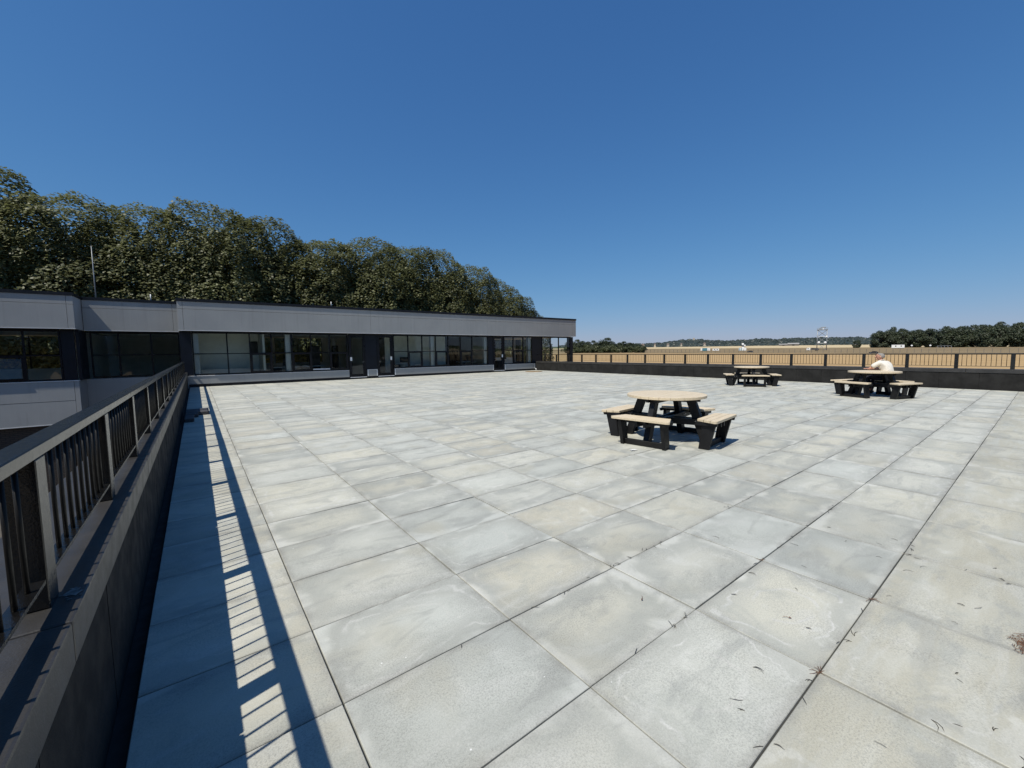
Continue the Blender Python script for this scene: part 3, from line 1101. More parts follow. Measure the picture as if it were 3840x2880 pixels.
# ------------------------------------------------------------------ picnic tables
def clip_poly_circle_strip(y0, y1, rad, hole=0.0):
    """Outline of the part of a disc between y0 and y1 (a table plank)."""
    pts = []
    n = 18
    a0 = math.acos(max(-1, min(1, y1 / rad)))
    a1 = math.acos(max(-1, min(1, y0 / rad)))
    right_arc = [(rad * math.sin(a1 + (a0 - a1) * i / n), rad * math.cos(a1 + (a0 - a1) * i / n)) for i in range(n + 1)]
    left_arc = [(-x, y) for x, y in reversed(right_arc)]
    poly = []
    if hole and abs(y0) < hole:      # notch at lower edge
        poly += [(-hole * math.cos(math.pi * i / 6), max(y0, 0) + hole * math.sin(math.pi * i / 6)) for i in range(7)]
    poly += right_arc
    if hole and abs(y1) < hole:
        poly += [(hole * math.cos(math.pi * i / 6), min(y1, 0) - hole * math.sin(math.pi * i / 6)) for i in range(7)]
    poly += left_arc
    return poly


TT = 0.757


def make_table():
    root = empty('picnic_table')
    rad = 0.625
    n = 8
    wdt = 2 * rad / n
    for i in range(n):
        y0 = -rad + wdt * i + 0.0015
        y1 = y0 + wdt - 0.003
        poly = clip_poly_circle_strip(y0, y1, rad, 0.022)
        MB().prism(poly, TT - 0.042, TT).build('top_plank', 'board', root, bevel=0.003)
    # battens under the top
    for a in (0, math.pi / 2):
        c, s = math.cos(a), math.sin(a)
        z = TT - 0.042 - 0.031 - (0.0 if a == 0 else 0.0)
        L = 0.53
        for k in (-0.07, 0.07):
            p = (-L * c - k * s, -L * s + k * c, z)
            q = (L * c - k * s, L * s + k * c, z - (0.001 if a else 0))
            MB().beam(p, q, 0.045, 0.058).build('top_batten', 'plastic_black', root)
    for k in range(4):
        a = k * math.pi / 2
        rot = Matrix.Rotation(a, 3, 'Z')

        def T(p):
            return tuple(rot @ Vector(p))

        # table leg: splays outward to the ground
        b = [T(p) for p in ((0.60, -0.045, 0.0), (0.74, -0.045, 0.0), (0.74, 0.045, 0.0), (0.60, 0.045, 0.0))]
        t = [T(p) for p in ((0.335, -0.045, TT - 0.045), (0.475, -0.045, TT - 0.045), (0.475, 0.045, TT - 0.045), (0.335, 0.045, TT - 0.045))]
        MB().hexa(b, t).build('table_leg', 'plastic_black', root, bevel=0.005)
        # cross beam sandwiching the legs, from centre outward
        for off in (-0.068, 0.068):
            zc = 0.335 if k % 2 == 0 else 0.3345
            zt = 0.05 if k % 2 == 0 else 0.05
            MB().hexa([T((0.0 if k % 2 == 0 else 0.0, off - 0.02, zc - 0.055)), T((0.90, off - 0.02, zc - 0.02)), T((0.90, off + 0.02, zc - 0.02)), T((0.0, off + 0.02, zc - 0.055))],
                      [T((0.0, off - 0.02, zc + 0.05)), T((0.90, off - 0.02, zc + 0.072)), T((0.90, off + 0.02, zc + 0.072)), T((0.0, off + 0.02, zc + 0.05))]).build('cross_beam', 'plastic_black', root)
            bo = MB()
            for r0 in (0.53, 0.60):
                bo.tube([T((r0, off * 1.31, 0.36)), T((r0, off * 1.42, 0.36))], [0.010, 0.010], 6)
            bo.build('bolt', 'bolt_steel', root)
        # bench legs: plates leaning inward to the ground
        for s in (-1, 1):
            y = 0.345 * s
            h = 0.028
            b = [T(p) for p in ((0.675, y - h, 0.0), (0.825, y - h, 0.0), (0.825, y + h, 0.0), (0.675, y + h, 0.0))]
            t = [T(p) for p in ((0.735, y - h, 0.413), (0.925, y - h, 0.413), (0.925, y + h, 0.413), (0.735, y + h, 0.413))]
            MB().hexa(b, t).build('bench_leg', 'plastic_black', root, bevel=0.004)
            MB().hexa([T(p) for p in ((0.66, y + s * 0.0285, 0.365), (0.945, y + s * 0.0285, 0.365), (0.945, y + s * 0.062, 0.365), (0.66, y + s * 0.062, 0.365))],
                      [T(p) for p in ((0.64, y + s * 0.0285, 0.414), (0.955, y + s * 0.0285, 0.414), (0.955, y + s * 0.062, 0.414), (0.64, y + s * 0.062, 0.414))]).build('seat_batten', 'plastic_black', root)
        # ground stretcher between the two bench legs
        MB().hexa([T(p) for p in ((0.725, -0.316, 0.004), (0.785, -0.316, 0.004), (0.785, 0.316, 0.004), (0.725, 0.316, 0.004))],
                  [T(p) for p in ((0.735, -0.316, 0.088), (0.795, -0.316, 0.088), (0.795, 0.316, 0.088), (0.735, 0.316, 0.088))]).build('ground_rail', 'plastic_black', root, bevel=0.004)
        MB().hexa([T(p) for p in ((0.80, -0.315, 0.36), (0.84, -0.315, 0.36), (0.84, 0.315, 0.36), (0.80, 0.315, 0.36))],
                  [T(p) for p in ((0.80, -0.315, 0.412), (0.84, -0.315, 0.412), (0.84, 0.315, 0.412), (0.80, 0.315, 0.412))]).build('seat_beam', 'plastic_black', root)
        # seat slats
        for j in range(3):
            r0 = 0.655 + j * 0.106
            r1 = r0 + 0.099
            l0 = 0.375 + (r0 - 0.655) * 0.36
            l1 = 0.375 + (r1 - 0.655) * 0.36
            if j == 2:
                q = 0.03
                pts = [(r0, -l0), (r1 - q, -l1 + 0.008), (r1 - 0.008, -l1 + q), (r1, -l1 + q * 2), (r1, l1 - q * 2), (r1 - 0.008, l1 - q), (r1 - q, l1 - 0.008), (r0, l0)]
            else:
                pts = [(r0, -l0), (r1, -l1), (r1, l1), (r0, l0)]
            b = [T((x, y, 0.415)) for x, y in pts]
            t = [T((x, y, 0.453)) for x, y in pts]
            MB().hexa(b, t).build('seat_slat', 'board', root, bevel=0.003)
    return root


tbl = make_table()
spots = [((5.80, 2.115, 0.004), R(8), 'round picnic table with cream top and four benches, nearest to the viewer'),
         ((17.40, 5.58, 0.004), R(32), 'empty round picnic table farthest back, close to the far railing'),
         ((15.86, 1.46, 0.004), R(-22), 'round picnic table at right where the man in the cream shirt sits')]
for i, (loc, rz, lab) in enumerate(spots):
    t_ = tbl if i == 0 else copy_tree(tbl)
    t_.location = loc
    t_.rotation_euler = (0, 0, rz)
    tag(t_, lab, 'picnic table', 'round picnic tables on the terrace')


# ------------------------------------------------------------------ the seated man
def skin_obj(name, mat, chains, parent, root_i=0, sub=2):
    """chains: list of lists of (co, radius or (rx, ry)); points with equal coordinates are merged."""
    me = D.meshes.new(name)
    bm = bmesh.new()
    lay = bm.verts.layers.skin.verify()
    cache = {}
    first = True
    for ch in chains:
        prev = None
        for co, rad in ch:
            key = tuple(round(c, 4) for c in co)
            if key in cache:
                v = cache[key]
            else:
                v = bm.verts.new(co)
                cache[key] = v
                rr = rad if isinstance(rad, tuple) else (rad, rad)
                v[lay].radius = rr
                v[lay].use_root = first
                first = False
            if prev is not None and bm.edges.get((prev, v)) is None:
                bm.edges.new((prev, v))
            prev = v
    bm.to_mesh(me)
    bm.free()
    me.materials.append(MAT[mat])
    o = D.objects.new(name, me)
    COL.objects.link(o)
    o.parent = parent
    md = o.modifiers.new('skin', 'SKIN')
    md.use_smooth_shade = True
    sb = o.modifiers.new('sub', 'SUBSURF')
    sb.levels = sub
    sb.render_levels = sub
    return o


def make_person():
    # local frame: +Y is where he faces, origin on the paving below the hips, +X is his right
    root = empty('person')
    hip = (0, 0, 0.545)
    hipL, hipR = (-0.095, 0.02, 0.540), (0.095, 0.02, 0.540)
    kneeL, kneeR = (-0.13, 0.47, 0.545), (0.13, 0.47, 0.54)
    ankL, ankR = (-0.12, 0.36, 0.10), (0.12, 0.44, 0.10)
    toeL, toeR = (-0.13, 0.50, 0.04), (0.13, 0.58, 0.04)
    spine1, spine2 = (0, 0.0, 0.70), (0, 0.045, 0.85)
    chest = (0, 0.105, 0.985)
    neck0, neck1 = (0, 0.165, 1.068), (0, 0.200, 1.112)
    shL, shR = (-0.185, 0.130, 1.005), (0.185, 0.130, 1.005)
    elL, elR = (-0.265, 0.370, 0.808), (0.225, 0.38, 0.812)
    wrL, wrR = (-0.06, 0.500, 0.800), (0.05, 0.52, 0.802)
    paL, paR = (0.02, 0.520, 0.797), (-0.03, 0.56, 0.812)
    head = [((0, 0.215, 1.140), (0.068, 0.076)), ((0, 0.230, 1.20), (0.088, 0.108)), ((0, 0.220, 1.260), (0.086, 0.104)), ((0, 0.212, 1.300), (0.055, 0.066))]
    body = [
        [(hip, (0.10, 0.09)), (spine1, (0.120, 0.095)), (spine2, (0.115, 0.090)), (chest, (0.10, 0.075)), (neck0, (0.046, 0.044)), (neck1, (0.050, 0.052))] + head,
        [(chest, 0.13), (shL, 0.048), (elL, 0.044), (wrL, 0.030), (paL, (0.030, 0.020))],
        [(chest, 0.13), (shR, 0.048), (elR, 0.044), (wrR, 0.030), (paR, (0.030, 0.020))],
        [(hip, 0.10), (hipL, 0.075), (kneeL, 0.055), (ankL, 0.036)],
        [(hip, 0.10), (hipR, 0.075), (kneeR, 0.055), (ankR, 0.036)],
    ]
    # fingers and thumbs
    for pa, sx in ((paL, 1), (paR, -1)):
        for k, ln in enumerate((0.062, 0.072, 0.068, 0.052)):
            oy = 0.026 - 0.017 * k
            a = (pa[0] + sx * 0.030, pa[1] + oy * 1.0 + 0.004, pa[2])
            b = (pa[0] + sx * (0.030 + ln * 0.6), pa[1] + oy + 0.006, pa[2] + 0.004)
            c = (pa[0] + sx * (0.030 + ln), pa[1] + oy + 0.004, pa[2] - 0.008)
            body.append([(pa, 0.03), (a, 0.0095), (b, 0.009), (c, 0.0075)])
        body.append([(pa, 0.03), (pa[0] - sx * 0.012, pa[1] + 0.038, pa[2]) and ((pa[0] - sx * 0.010, pa[1] + 0.036, pa[2] + 0.002), 0.011), ((pa[0] + sx * 0.018, pa[1] + 0.060, pa[2] + 0.002), 0.009)])
    skin_obj('body', 'skin', body, root)
    # face: nose, brow, mouth, eyes, ears, turned with the head
    hy, hz = 0.075, -0.018
    turn = R(32)
    hloc = (0.145 * math.sin(turn), 0.145 + hy - 0.145 * math.cos(turn), hz)      # the head is carried forward of the hips
    fb = MB()
    fb.hexa([(-0.012, 0.235, 1.205), (0.012, 0.235, 1.205), (0.016, 0.285, 1.200), (-0.016, 0.285, 1.200)],
            [(-0.008, 0.240, 1.250), (0.008, 0.240, 1.250), (0.008, 0.256, 1.250), (-0.008, 0.256, 1.250)])
    for s in (-1, 1):
        fb.ball((s * 0.083, 0.140, 1.222), 0.012, 0.022, 0.034, 8, 6)
    fb.ball((0, 0.226, 1.148), 0.032, 0.026, 0.022, 8, 6)
    fb.build('face', 'skin', root, smooth=True, loc=hloc).rotation_euler = (0, 0, turn)
    ey = MB()
    for s in (-1, 1):
        ey.ball((s * 0.032, 0.238, 1.238), 0.012, 0.008, 0.007, 8, 6)
    ey.build('eyes', 'inner_dark', root, smooth=True, loc=hloc).rotation_euler = (0, 0, turn)
    mo = MB().box(-0.022, 0.022, 0.240, 0.250, 1.172, 1.178)
    mo.build('mouth', 'leaf_brown', root, loc=hloc).rotation_euler = (0, 0, turn)
    # hair: cap over the back and crown, hairline receding
    hr = MB()
    rings, seg = 9, 18
    pts = []
    c = Vector((0, 0.140, 1.238))
    for i in range(rings + 1):
        a = math.pi / 2 - (math.pi * 0.66) * i / rings
        row = []
        for k in range(seg):
            b = 2 * math.pi * k / seg
            front = max(0.0, math.sin(b))
            aa = a if math.sin(b) < -0.1 else max(a, 0.35 + 0.65 * front)
            dd = Vector((math.cos(aa) * math.cos(b) * 0.098, math.cos(aa) * math.sin(b) * 0.118, math.sin(aa) * 0.102))
            row.append(c + dd * (1.0 + 0.03 * mnoise.noise(dd * 60)))
        pts.append(row)
    for row in pts:
        hr.v += [tuple(p) for p in row]
    for i in range(rings):
        for k in range(seg):
            k2 = (k + 1) % seg
            hr.f.append((i * seg + k, (i + 1) * seg + k, (i + 1) * seg + k2, i * seg + k2))
    hr.build('hair', 'grey_hair', root, smooth=True, loc=hloc).rotation_euler = (0, 0, turn)
    # clothes follow the body and sit slightly proud of it
    shirt = [
        [((0, -0.025, 0.535), (0.188, 0.155)), ((0, -0.015, 0.69), (0.196, 0.168)), ((0, 0.025, 0.86), (0.192, 0.160)), ((0, 0.095, 0.985), (0.172, 0.135)), ((0, 0.150, 1.048), (0.084, 0.078)), ((0, 0.172, 1.075), (0.068, 0.068))],
        [((0, 0.095, 0.985), 0.172), ((-0.19, 0.132, 1.008), 0.082), ((-0.240, 0.240, 0.925), 0.080), ((-0.255, 0.290, 0.870), 0.078)],
        [((0, 0.095, 0.985), 0.172), ((0.19, 0.132, 1.008), 0.082), ((0.220, 0.240, 0.925), 0.080), ((0.225, 0.290, 0.870), 0.078)],
    ]
    skin_obj('shirt', 'shirt_cream', shirt, root)
    cl = MB().tube([(0.072 * math.cos(2 * math.pi * k / 12), 0.180 + 0.072 * math.sin(2 * math.pi * k / 12), 1.085 - 0.02 * math.sin(2 * math.pi * k / 12)) for k in range(13)], [0.013] * 13, 6)
    cl.build('collar', 'shirt_cream', root, smooth=True)
    tr = [
        [((0, -0.02, 0.60), (0.170, 0.145)), ((0, -0.01, 0.545), (0.165, 0.13)), (hipL, 0.110), (kneeL, 0.080), ((-0.125, 0.39, 0.15), 0.064)],
        [((0, -0.01, 0.545), 0.165), (hipR, 0.110), (kneeR, 0.080), ((0.125, 0.445, 0.15), 0.064)],
    ]
    skin_obj('trousers', 'trouser_navy', tr, root)
    for an, to in ((ankL, toeL), (ankR, toeR)):
        skin_obj('shoe', 'shoe_dark', [[((an[0], an[1] - 0.05, 0.06), (0.055, 0.055)), ((an[0], an[1] + 0.03, 0.06), (0.058, 0.055)), ((to[0], to[1], 0.045), (0.052, 0.040))]], root)
    return root


man = make_person()
man.location = (16.62, 1.30, 0.0)
man.rotation_euler = (0, 0, R(-16))
man.scale = (0.98, 0.98, 0.98)
tag(man, 'person with grey hair in a cream short sleeved shirt seated at a picnic table', 'person')

# ------------------------------------------------------------------ small things on the terrace
# stepped dark blocks against the left wall
st = empty('step_block', (0, 0, 0))
tag(st, 'low dark stepped blocks on the paving against the left parapet', 'step block')
for x0, x1, y0, y1, z1 in ((-0.70, -0.23, 11.15, 11.95, 0.09), (-0.70, -0.45, 10.75, 11.14, 0.085), (-0.705, -0.53, 9.95, 10.74, 0.08)):
    MB().box(x0, x1, y0, y1, 0.006, z1).build('block', 'rubber_dark', st, bevel=0.01)
# round access cover by the far corner
cv = empty('access_cover', (18.97, 20.98, 0.004))
tag(cv, 'flat round rusty brown cover lying on the paving by the far corner', 'cover')
MB().tube([(0, 0, 0), (0, 0, 0.022)], [0.62, 0.61], 40).build('plate', 'rust_plate', cv)
MB().tube([(0, 0, 0.022), (0, 0, 0.03)], [0.10, 0.09], 20).build('boss', 'rust_plate', cv)
ob = MB().tube([(20.60, 22.60, 0.0), (20.60, 22.60, 0.10), (20.60, 22.70, 0.14)], [0.04, 0.04, 0.03], 10).build('outlet_pipe', 'trim_light', smooth=True)
tag(ob, 'small pale outlet pipe at the corner of parapet and building', 'pipe')
# dried splash on the left coping
bd = MB()
rb = random.Random(2)
ring_ = [(0.020 * rb.uniform(0.6, 1.3) * math.cos(2 * math.pi * k / 14), 0.032 * rb.uniform(0.6, 1.3) * math.sin(2 * math.pi * k / 14)) for k in range(14)]
bd.prism(ring_, 0.0, 0.0015)
for k in range(7):
    a = rb.uniform(0, 6.28)
    r0 = rb.uniform(0.035, 0.055)
    bd.prism([(r0 * 0.55 * math.cos(a) + 0.004 * math.cos(q * 1.05), r0 * math.sin(a) + 0.004 * math.sin(q * 1.05)) for q in range(6)], 0.0, 0.0015)
o = bd.build('bird_dropping', 'dropping', loc=(-0.80, 0.22, WALL_T + 0.001))
tag(o, 'pale dried bird dropping on the left coping near the first post', 'bird dropping')
# scrap of white litter
lt = MB()
rl = random.Random(5)
g = [[Vector((0.03 * i - 0.05, 0.022 * j - 0.035, 0.006 + 0.012 * rl.random())) for j in range(4)] for i in range(5)]
for row in g:
    lt.v += [tuple(p) for p in row]
for i in range(4):
    for j in range(3):
        if (i, j) not in ((0, 0), (3, 2), (2, 0)):
            lt.f.append((i * 4 + j, i * 4 + 4 + j, i * 4 + 5 + j, i * 4 + 1 + j))
o = lt.build('paper_scrap', 'paper_white', loc=(4.68, 1.945, 0.002))
tag(o, 'crumpled scrap of white paper on the paving near the nearest table', 'litter')

# pine needles: dark pairs scattered near the lower right, brown tufts in the joints
nd = MB()
rn = random.Random(21)


def needle(mb, x, y, a, ln, w=0.0016, z=0.003, bend=0.0):
    n = 3
    pts = []
    for i in range(n + 1):
        t = i / n
        aa = a + bend * (t - 0.5)
        pts.append(Vector((x + math.cos(aa) * ln * t, y + math.sin(aa) * ln * t, z + 0.003 * math.sin(t * 3.1))))
    mb.tube(pts, [w, w, w, w * 0.4], 4)


for k in range(300):
    x = 0.7 + 3.4 * rn.random() ** 0.75
    y = -2.3 + 3.4 * rn.random() ** 1.6
    if rn.random() > math.exp(-max(0, (y + 1.7) * 1.25) - max(0, (1.6 - x)) * 1.5) * 0.62:
        continue
    a = rn.uniform(0, 6.28)
    ln = rn.uniform(0.025, 0.06)
    bd = rn.uniform(-0.9, 0.9)
    needle(nd, x, y, a, ln, rn.uniform(0.0009, 0.0013), bend=bd)
    if rn.random() < 0.5:
        needle(nd, x, y, a + rn.uniform(0.15, 0.5), ln * rn.uniform(0.7, 1.0), 0.0014, bend=bd)
for k in range(90):
    j = rn.choice([-4, -3, -2, -1, 0])
    x = rn.uniform(0.5, 4.5)
    needle(nd, x, 0.6 * j + rn.uniform(-0.012, 0.012), rn.choice([0, 3.14]) + rn.gauss(0, 0.5), rn.uniform(0.02, 0.05), 0.0014)
o = nd.build('pine_needles', 'needle_dark')
tag(o, 'dark dry pine needles scattered over the slabs at lower right', 'pine needles', kind='stuff')
nb_ = MB()
for cx, cy, n, s in ((2.80, -1.79, 150, 0.05), (1.80, -1.2, 9, 0.008), (2.70, -1.2, 7, 0.008), (2.70, -0.6, 6, 0.006)):
    for k in range(n):
        x, y = cx + rn.gauss(0, s), cy + rn.gauss(0, s * 0.55)
        needle(nb_, x, y, rn.uniform(0, 6.28), rn.uniform(0.02, 0.05), 0.0013, 0.003 + 0.02 * rn.random() * (s > 0.05), rn.uniform(-0.8, 0.8))
o = nb_.build('pine_needle_tufts', 'needle_brown')
tag(o, 'reddish brown tufts of dry pine needles in the slab joints at right', 'pine needles', kind='stuff')
for x, y, a, lab in ((1.62, -0.36, 0.4, 'small dark dried leaf with stalk lying on a slab near the front'), (2.13, -0.98, 2.0, 'tiny curled brown leaf lying on a slab at lower right'),
                     (1.15, 3.6, 0.3, 'small curled twig lying on a slab towards the left wall')):
    mb = MB()
    mb.add([(0, 0, 0.002), (0.012, 0.005, 0.006), (0.020, 0, 0.003), (0.012, -0.006, 0.007), (0.011, 0, 0.003)], [(0, 4, 1), (4, 2, 1), (0, 3, 4), (3, 2, 4)])
    needle(mb, 0.018, 0, 0.1, 0.032, 0.0012, 0.003, 0.6)
    o = mb.build('dry_leaf', 'leaf_brown', loc=(x, y, 0.003))
    o.rotation_euler = (0, 0, a)
    tag(o, lab, 'leaf')


# ------------------------------------------------------------------ trees
def crown_mesh(name, seed, W, H, n, leaf, mat, lobes=34, squash=0.9, low=0.0):
    """Leaf faces spread through clumps on a domed crown; crown base at z=low, top at z=H."""
    rc = random.Random(seed)
    mb_v = []
    mb_f = []
    cl = []
    cz = low + (H - low) * 0.45
    for i in range(lobes):
        # clump centres through the outer half of an egg shaped volume
        u = rc.uniform(-0.95, 1.0)
        a = rc.uniform(0, 2 * math.pi)
        s = math.sqrt(max(0, 1 - u * u))
        k = rc.uniform(0.5, 0.84)
        rxy = W / 2 * (1.0 if u > 0 else 1.04)
        rz = (H - cz) if u > 0 else (cz - low)
        c = Vector((math.cos(a) * s * rxy * k, math.sin(a) * s * rxy * k, cz + u * rz * k))
        cl.append((c, rc.uniform(0.19, 0.27) * W))
    per = n // lobes
    for c, r in cl:
        out = Vector((c.x, c.y, (c.z - cz) * 0.8)).normalized()
        for j in range(per):
            d = Vector((rc.gauss(0, 1), rc.gauss(0, 1), rc.gauss(0, 1))).normalized()
            if d.dot(out) < -0.35:
                d = -d
            p = c + Vector((d.x, d.y, d.z * squash)) * r * (0.35 + 0.65 * rc.random() ** 0.4)
            if p.z < low:
                p.z = low + 1.5 * rc.random()
            nrm = (d * 0.7 + Vector((0, 0, 0.75)) + Vector((rc.gauss(0, 0.45), rc.gauss(0, 0.45), rc.gauss(0, 0.45)))).normalized()
            t = nrm.cross(Vector((rc.gauss(0, 1), rc.gauss(0, 1), rc.gauss(0, 1)))).normalized()
            b = nrm.cross(t)
            s = leaf * rc.uniform(0.6, 1.25)
            o = len(mb_v)
            w = s * rc.uniform(0.62, 0.95)
            # folded diamond leaf spray
            mb_v.append(tuple(p - t * s * 0.5))
            mb_v.append(tuple(p + b * w * 0.5 - nrm * s * 0.10))
            mb_v.append(tuple(p + t * s * 0.5 - nrm * s * 0.12))
            mb_v.append(tuple(p - b * w * 0.5 - nrm * s * 0.10))
            mb_f.append((o, o + 1, o + 2))
            mb_f.append((o, o + 2, o + 3))
    me = D.meshes.new(name)
    me.from_pydata(mb_v, [], mb_f)
    me.materials.append(MAT[mat])
    return me


def dome_crown(name, seed, W, H, n, leaf, mat, low=0.0):
    """Close-leaved rounded crown: leaves crowd a lobed egg-shaped shell, fewer of them deeper inside."""
    rc = random.Random(seed)
    vv, ff = [], []
    cz = low + (H - low) * 0.46
    so = Vector((seed * 3.1, seed * 1.7, seed * 0.9))
    for i in range(n):
        u = rc.uniform(-1, 1)
        a = rc.uniform(0, 2 * math.pi)
        s = math.sqrt(1 - u * u)
        d = Vector((s * math.cos(a), s * math.sin(a), u))
        hs_ = max(s, 0.2) ** -0.26 if u > 0 else 1.0        # fuller shoulders than an egg
        # lobes: broad bosses plus smaller ones
        lob = 1.0 + 0.08 * mnoise.noise(d * 1.9 + so) + 0.08 * mnoise.noise(d * 4.3 + so) + 0.045 * mnoise.noise(d * 9.0 + so)
        dep = 1.0 - (abs(rc.gauss(0, 0.035)) if rc.random() < 0.72 else rc.random() * 0.5)
        if mnoise.noise(d * 5.5 + so * 2) < -0.42 and dep > 0.8:
            dep *= 0.82
        k = lob * dep
        rz = (H - cz) if u > 0 else (cz - low)
        p = Vector((d.x * W / 2 * k * hs_, d.y * W / 2 * k * hs_, cz + d.z * rz * (k if u > 0 else dep)))
        nrm = (d * 0.6 + Vector((0, 0, 0.7)) + Vector((rc.gauss(0, 0.34), rc.gauss(0, 0.34), rc.gauss(0, 0.34)))).normalized()
        t = nrm.cross(Vector((rc.gauss(0, 1), rc.gauss(0, 1), rc.gauss(0, 1)))).normalized()
        b = nrm.cross(t)
        sz = leaf * rc.uniform(0.6, 1.2)
        w = sz * rc.uniform(0.6, 0.95)
        o = len(vv)
        vv.append(tuple(p - t * sz * 0.5))
        vv.append(tuple(p + b * w * 0.5 - nrm * sz * 0.12))
        vv.append(tuple(p + t * sz * 0.5 - nrm * sz * 0.16))
        vv.append(tuple(p - b * w * 0.5 - nrm * sz * 0.12))
        ff.append((o, o + 1, o + 2))
        ff.append((o, o + 2, o + 3))
    me = D.meshes.new(name)
    me.from_pydata(vv, [], ff)
    me.materials.append(MAT[mat])
    return me


def trunk_mesh(name, seed, H, W, r):
    rc = random.Random(seed)
    mb = MB()
    mb.tube([(0, 0, -0.3), (0.05, 0, H * 0.15), (rc.uniform(-.2, .2), rc.uniform(-.2, .2), H * 0.4), (rc.uniform(-.3, .3), rc.uniform(-.3, .3), H * 0.70)], [r * 1.3, r, r * 0.75, r * 0.25], 8)
    for i in range(9):
        z = H * rc.uniform(0.22, 0.6)
        a = rc.uniform(0, 6.28)
        L = W * rc.uniform(0.28, 0.44)
        d = Vector((math.cos(a), math.sin(a), 0))
        p0 = Vector((0, 0, z))
        mb.tube([p0, p0 + d * L * 0.5 + Vector((0, 0, L * 0.35)), p0 + d * L + Vector((0, 0, L * 0.9))], [r * 0.42, r * 0.28, r * 0.08], 6)
    return mb.mesh(name, 'bark', smooth=True)


BIG = []
for k in range(4):
    BIG.append((dome_crown('crown', 100 + k, 10.4, 17.0, 62000, 0.225, 'leaf', low=1.2), trunk_mesh('trunk', 50 + k, 17.0, 9.6, 0.32)))
FAR = []
for k in range(3):
    FAR.append((crown_mesh('crown', 200 + k, 14.0, 17.5, 7000, 0.95, 'leaf_far', lobes=34, low=-0.5), trunk_mesh('trunk', 80 + k, 17.0, 12.0, 0.4)))
BUSH = []
for k in range(2):
    BUSH.append((crown_mesh('crown', 300 + k, 7.0, 6.0, 1300, 0.75, 'leaf_bush', lobes=16, low=0.2), trunk_mesh('trunk', 90 + k, 5.0, 5.0, 0.15)))


def tree(name, proto, x, y, sx, sz, rz, label, group, cat='tree', z=None):
    t = empty(name, (x, y, ground_z(x, y) if z is None else z), rz)
    t.scale = (sx, sx, sz)
    inst('crown', proto[0], t)
    inst('trunk', proto[1], t)
    tag(t, label, cat, group)
    return t


# row behind the building; z is the height of each top above the terrace
rt = random.Random(11)
row = [(-24.0, 42, 15.4), (-17.6, 41, 15.0), (-11.6, 41, 14.3), (-7.2, 41.2, 13.3), (-2.6, 40.8, 12.8), (1.4, 40, 13.7), (4.8, 41.0, 13.4), (9.2, 40.5, 12.5),
       (13.8, 40.5, 13.0), (17.6, 41, 13.1), (21.4, 40.5, 12.8), (25.4, 40.5, 11.8), (29.0, 40.5, 10.4), (32.0, 40.5, 8.8), (34.0, 40.6, 6.9)]
lab_row = ['tall dark leafy tree off to the far left of the row behind the roof', 'tall dark leafy tree at the left edge of the row behind the roof', 'tallest tree at the left picture edge, rising above the left roof block',
           'leafy tree behind the roof mast, second from the left picture edge', 'leafy tree behind the recessed windows, third from the left picture edge', 'broad domed tree above the step in the roofline', 'domed tree just left of the first dip in the treetops',
           'tree behind the first run of windows, below the second dip', 'rounded tree behind the pair of glass doors', 'rounded tree right of the pair of doors, fifth dome from the right',
           'fourth tree from the right end of the row behind the roof', 'tree on the falling right shoulder of the row behind the roof', 'third lowest tree near the right end of the row',
           'second lowest tree near the right end of the row', 'lowest tree at the right end of the row behind the roof']
for i, ((x, y, top), lab) in enumerate(zip(row, lab_row)):
    h = top - GROUND
    w = (1.0 if i < 10 else 0.90) if i < 13 else 0.72
    tree('broadleaf_tree', BIG[i % 4], x, y, w, h / 17.4, rt.uniform(0, 6.28), lab, 'row of tall trees behind the building', z=GROUND)
for i, (x, y, top) in enumerate([(-14, 48, 12.5), (-6, 48, 12.0), (3, 48, 13.0), (11, 48.5, 12.5), (19, 48, 12.5), (26, 48, 11.0)]):
    tree('broadleaf_tree', BIG[(i + 2) % 4], x, y, 1.0, (top - GROUND) / 17.4, rt.uniform(0, 6.28), 'dark leafy tree half hidden in the second row behind the roof', 'second row of trees behind the building', z=GROUND)
# trees to the south, seen only in the window reflections
for i, (x, y, top) in enumerate([(-44, -36, 12.0), (-36, -34, 12.5), (-28, -36, 12.0), (-20, -34, 11.5), (-12.5, -35, 12.0), (-5, -34, 12.5), (2, -36, 11.0), (9, -38, 12.5), (16.5, -37, 9.5), (28, -46, 11.0), (40, -52, 9.0)]):
    tree('broadleaf_tree', BIG[i % 4], x, y, 0.9, (top - GROUND) / 17.4, rt.uniform(0, 6.28), 'leafy tree standing behind the viewer, mirrored in the windows', 'trees behind the viewer', z=GROUND)


# ------------------------------------------------------------------ far landscape
def polar(az, d):
    """Point at distance d from the terrace viewpoint along world azimuth az (degrees from +X towards +Y)."""
    return CAM.x + d * math.cos(R(az)), CAM.y + d * math.sin(R(az))


rf = random.Random(17)
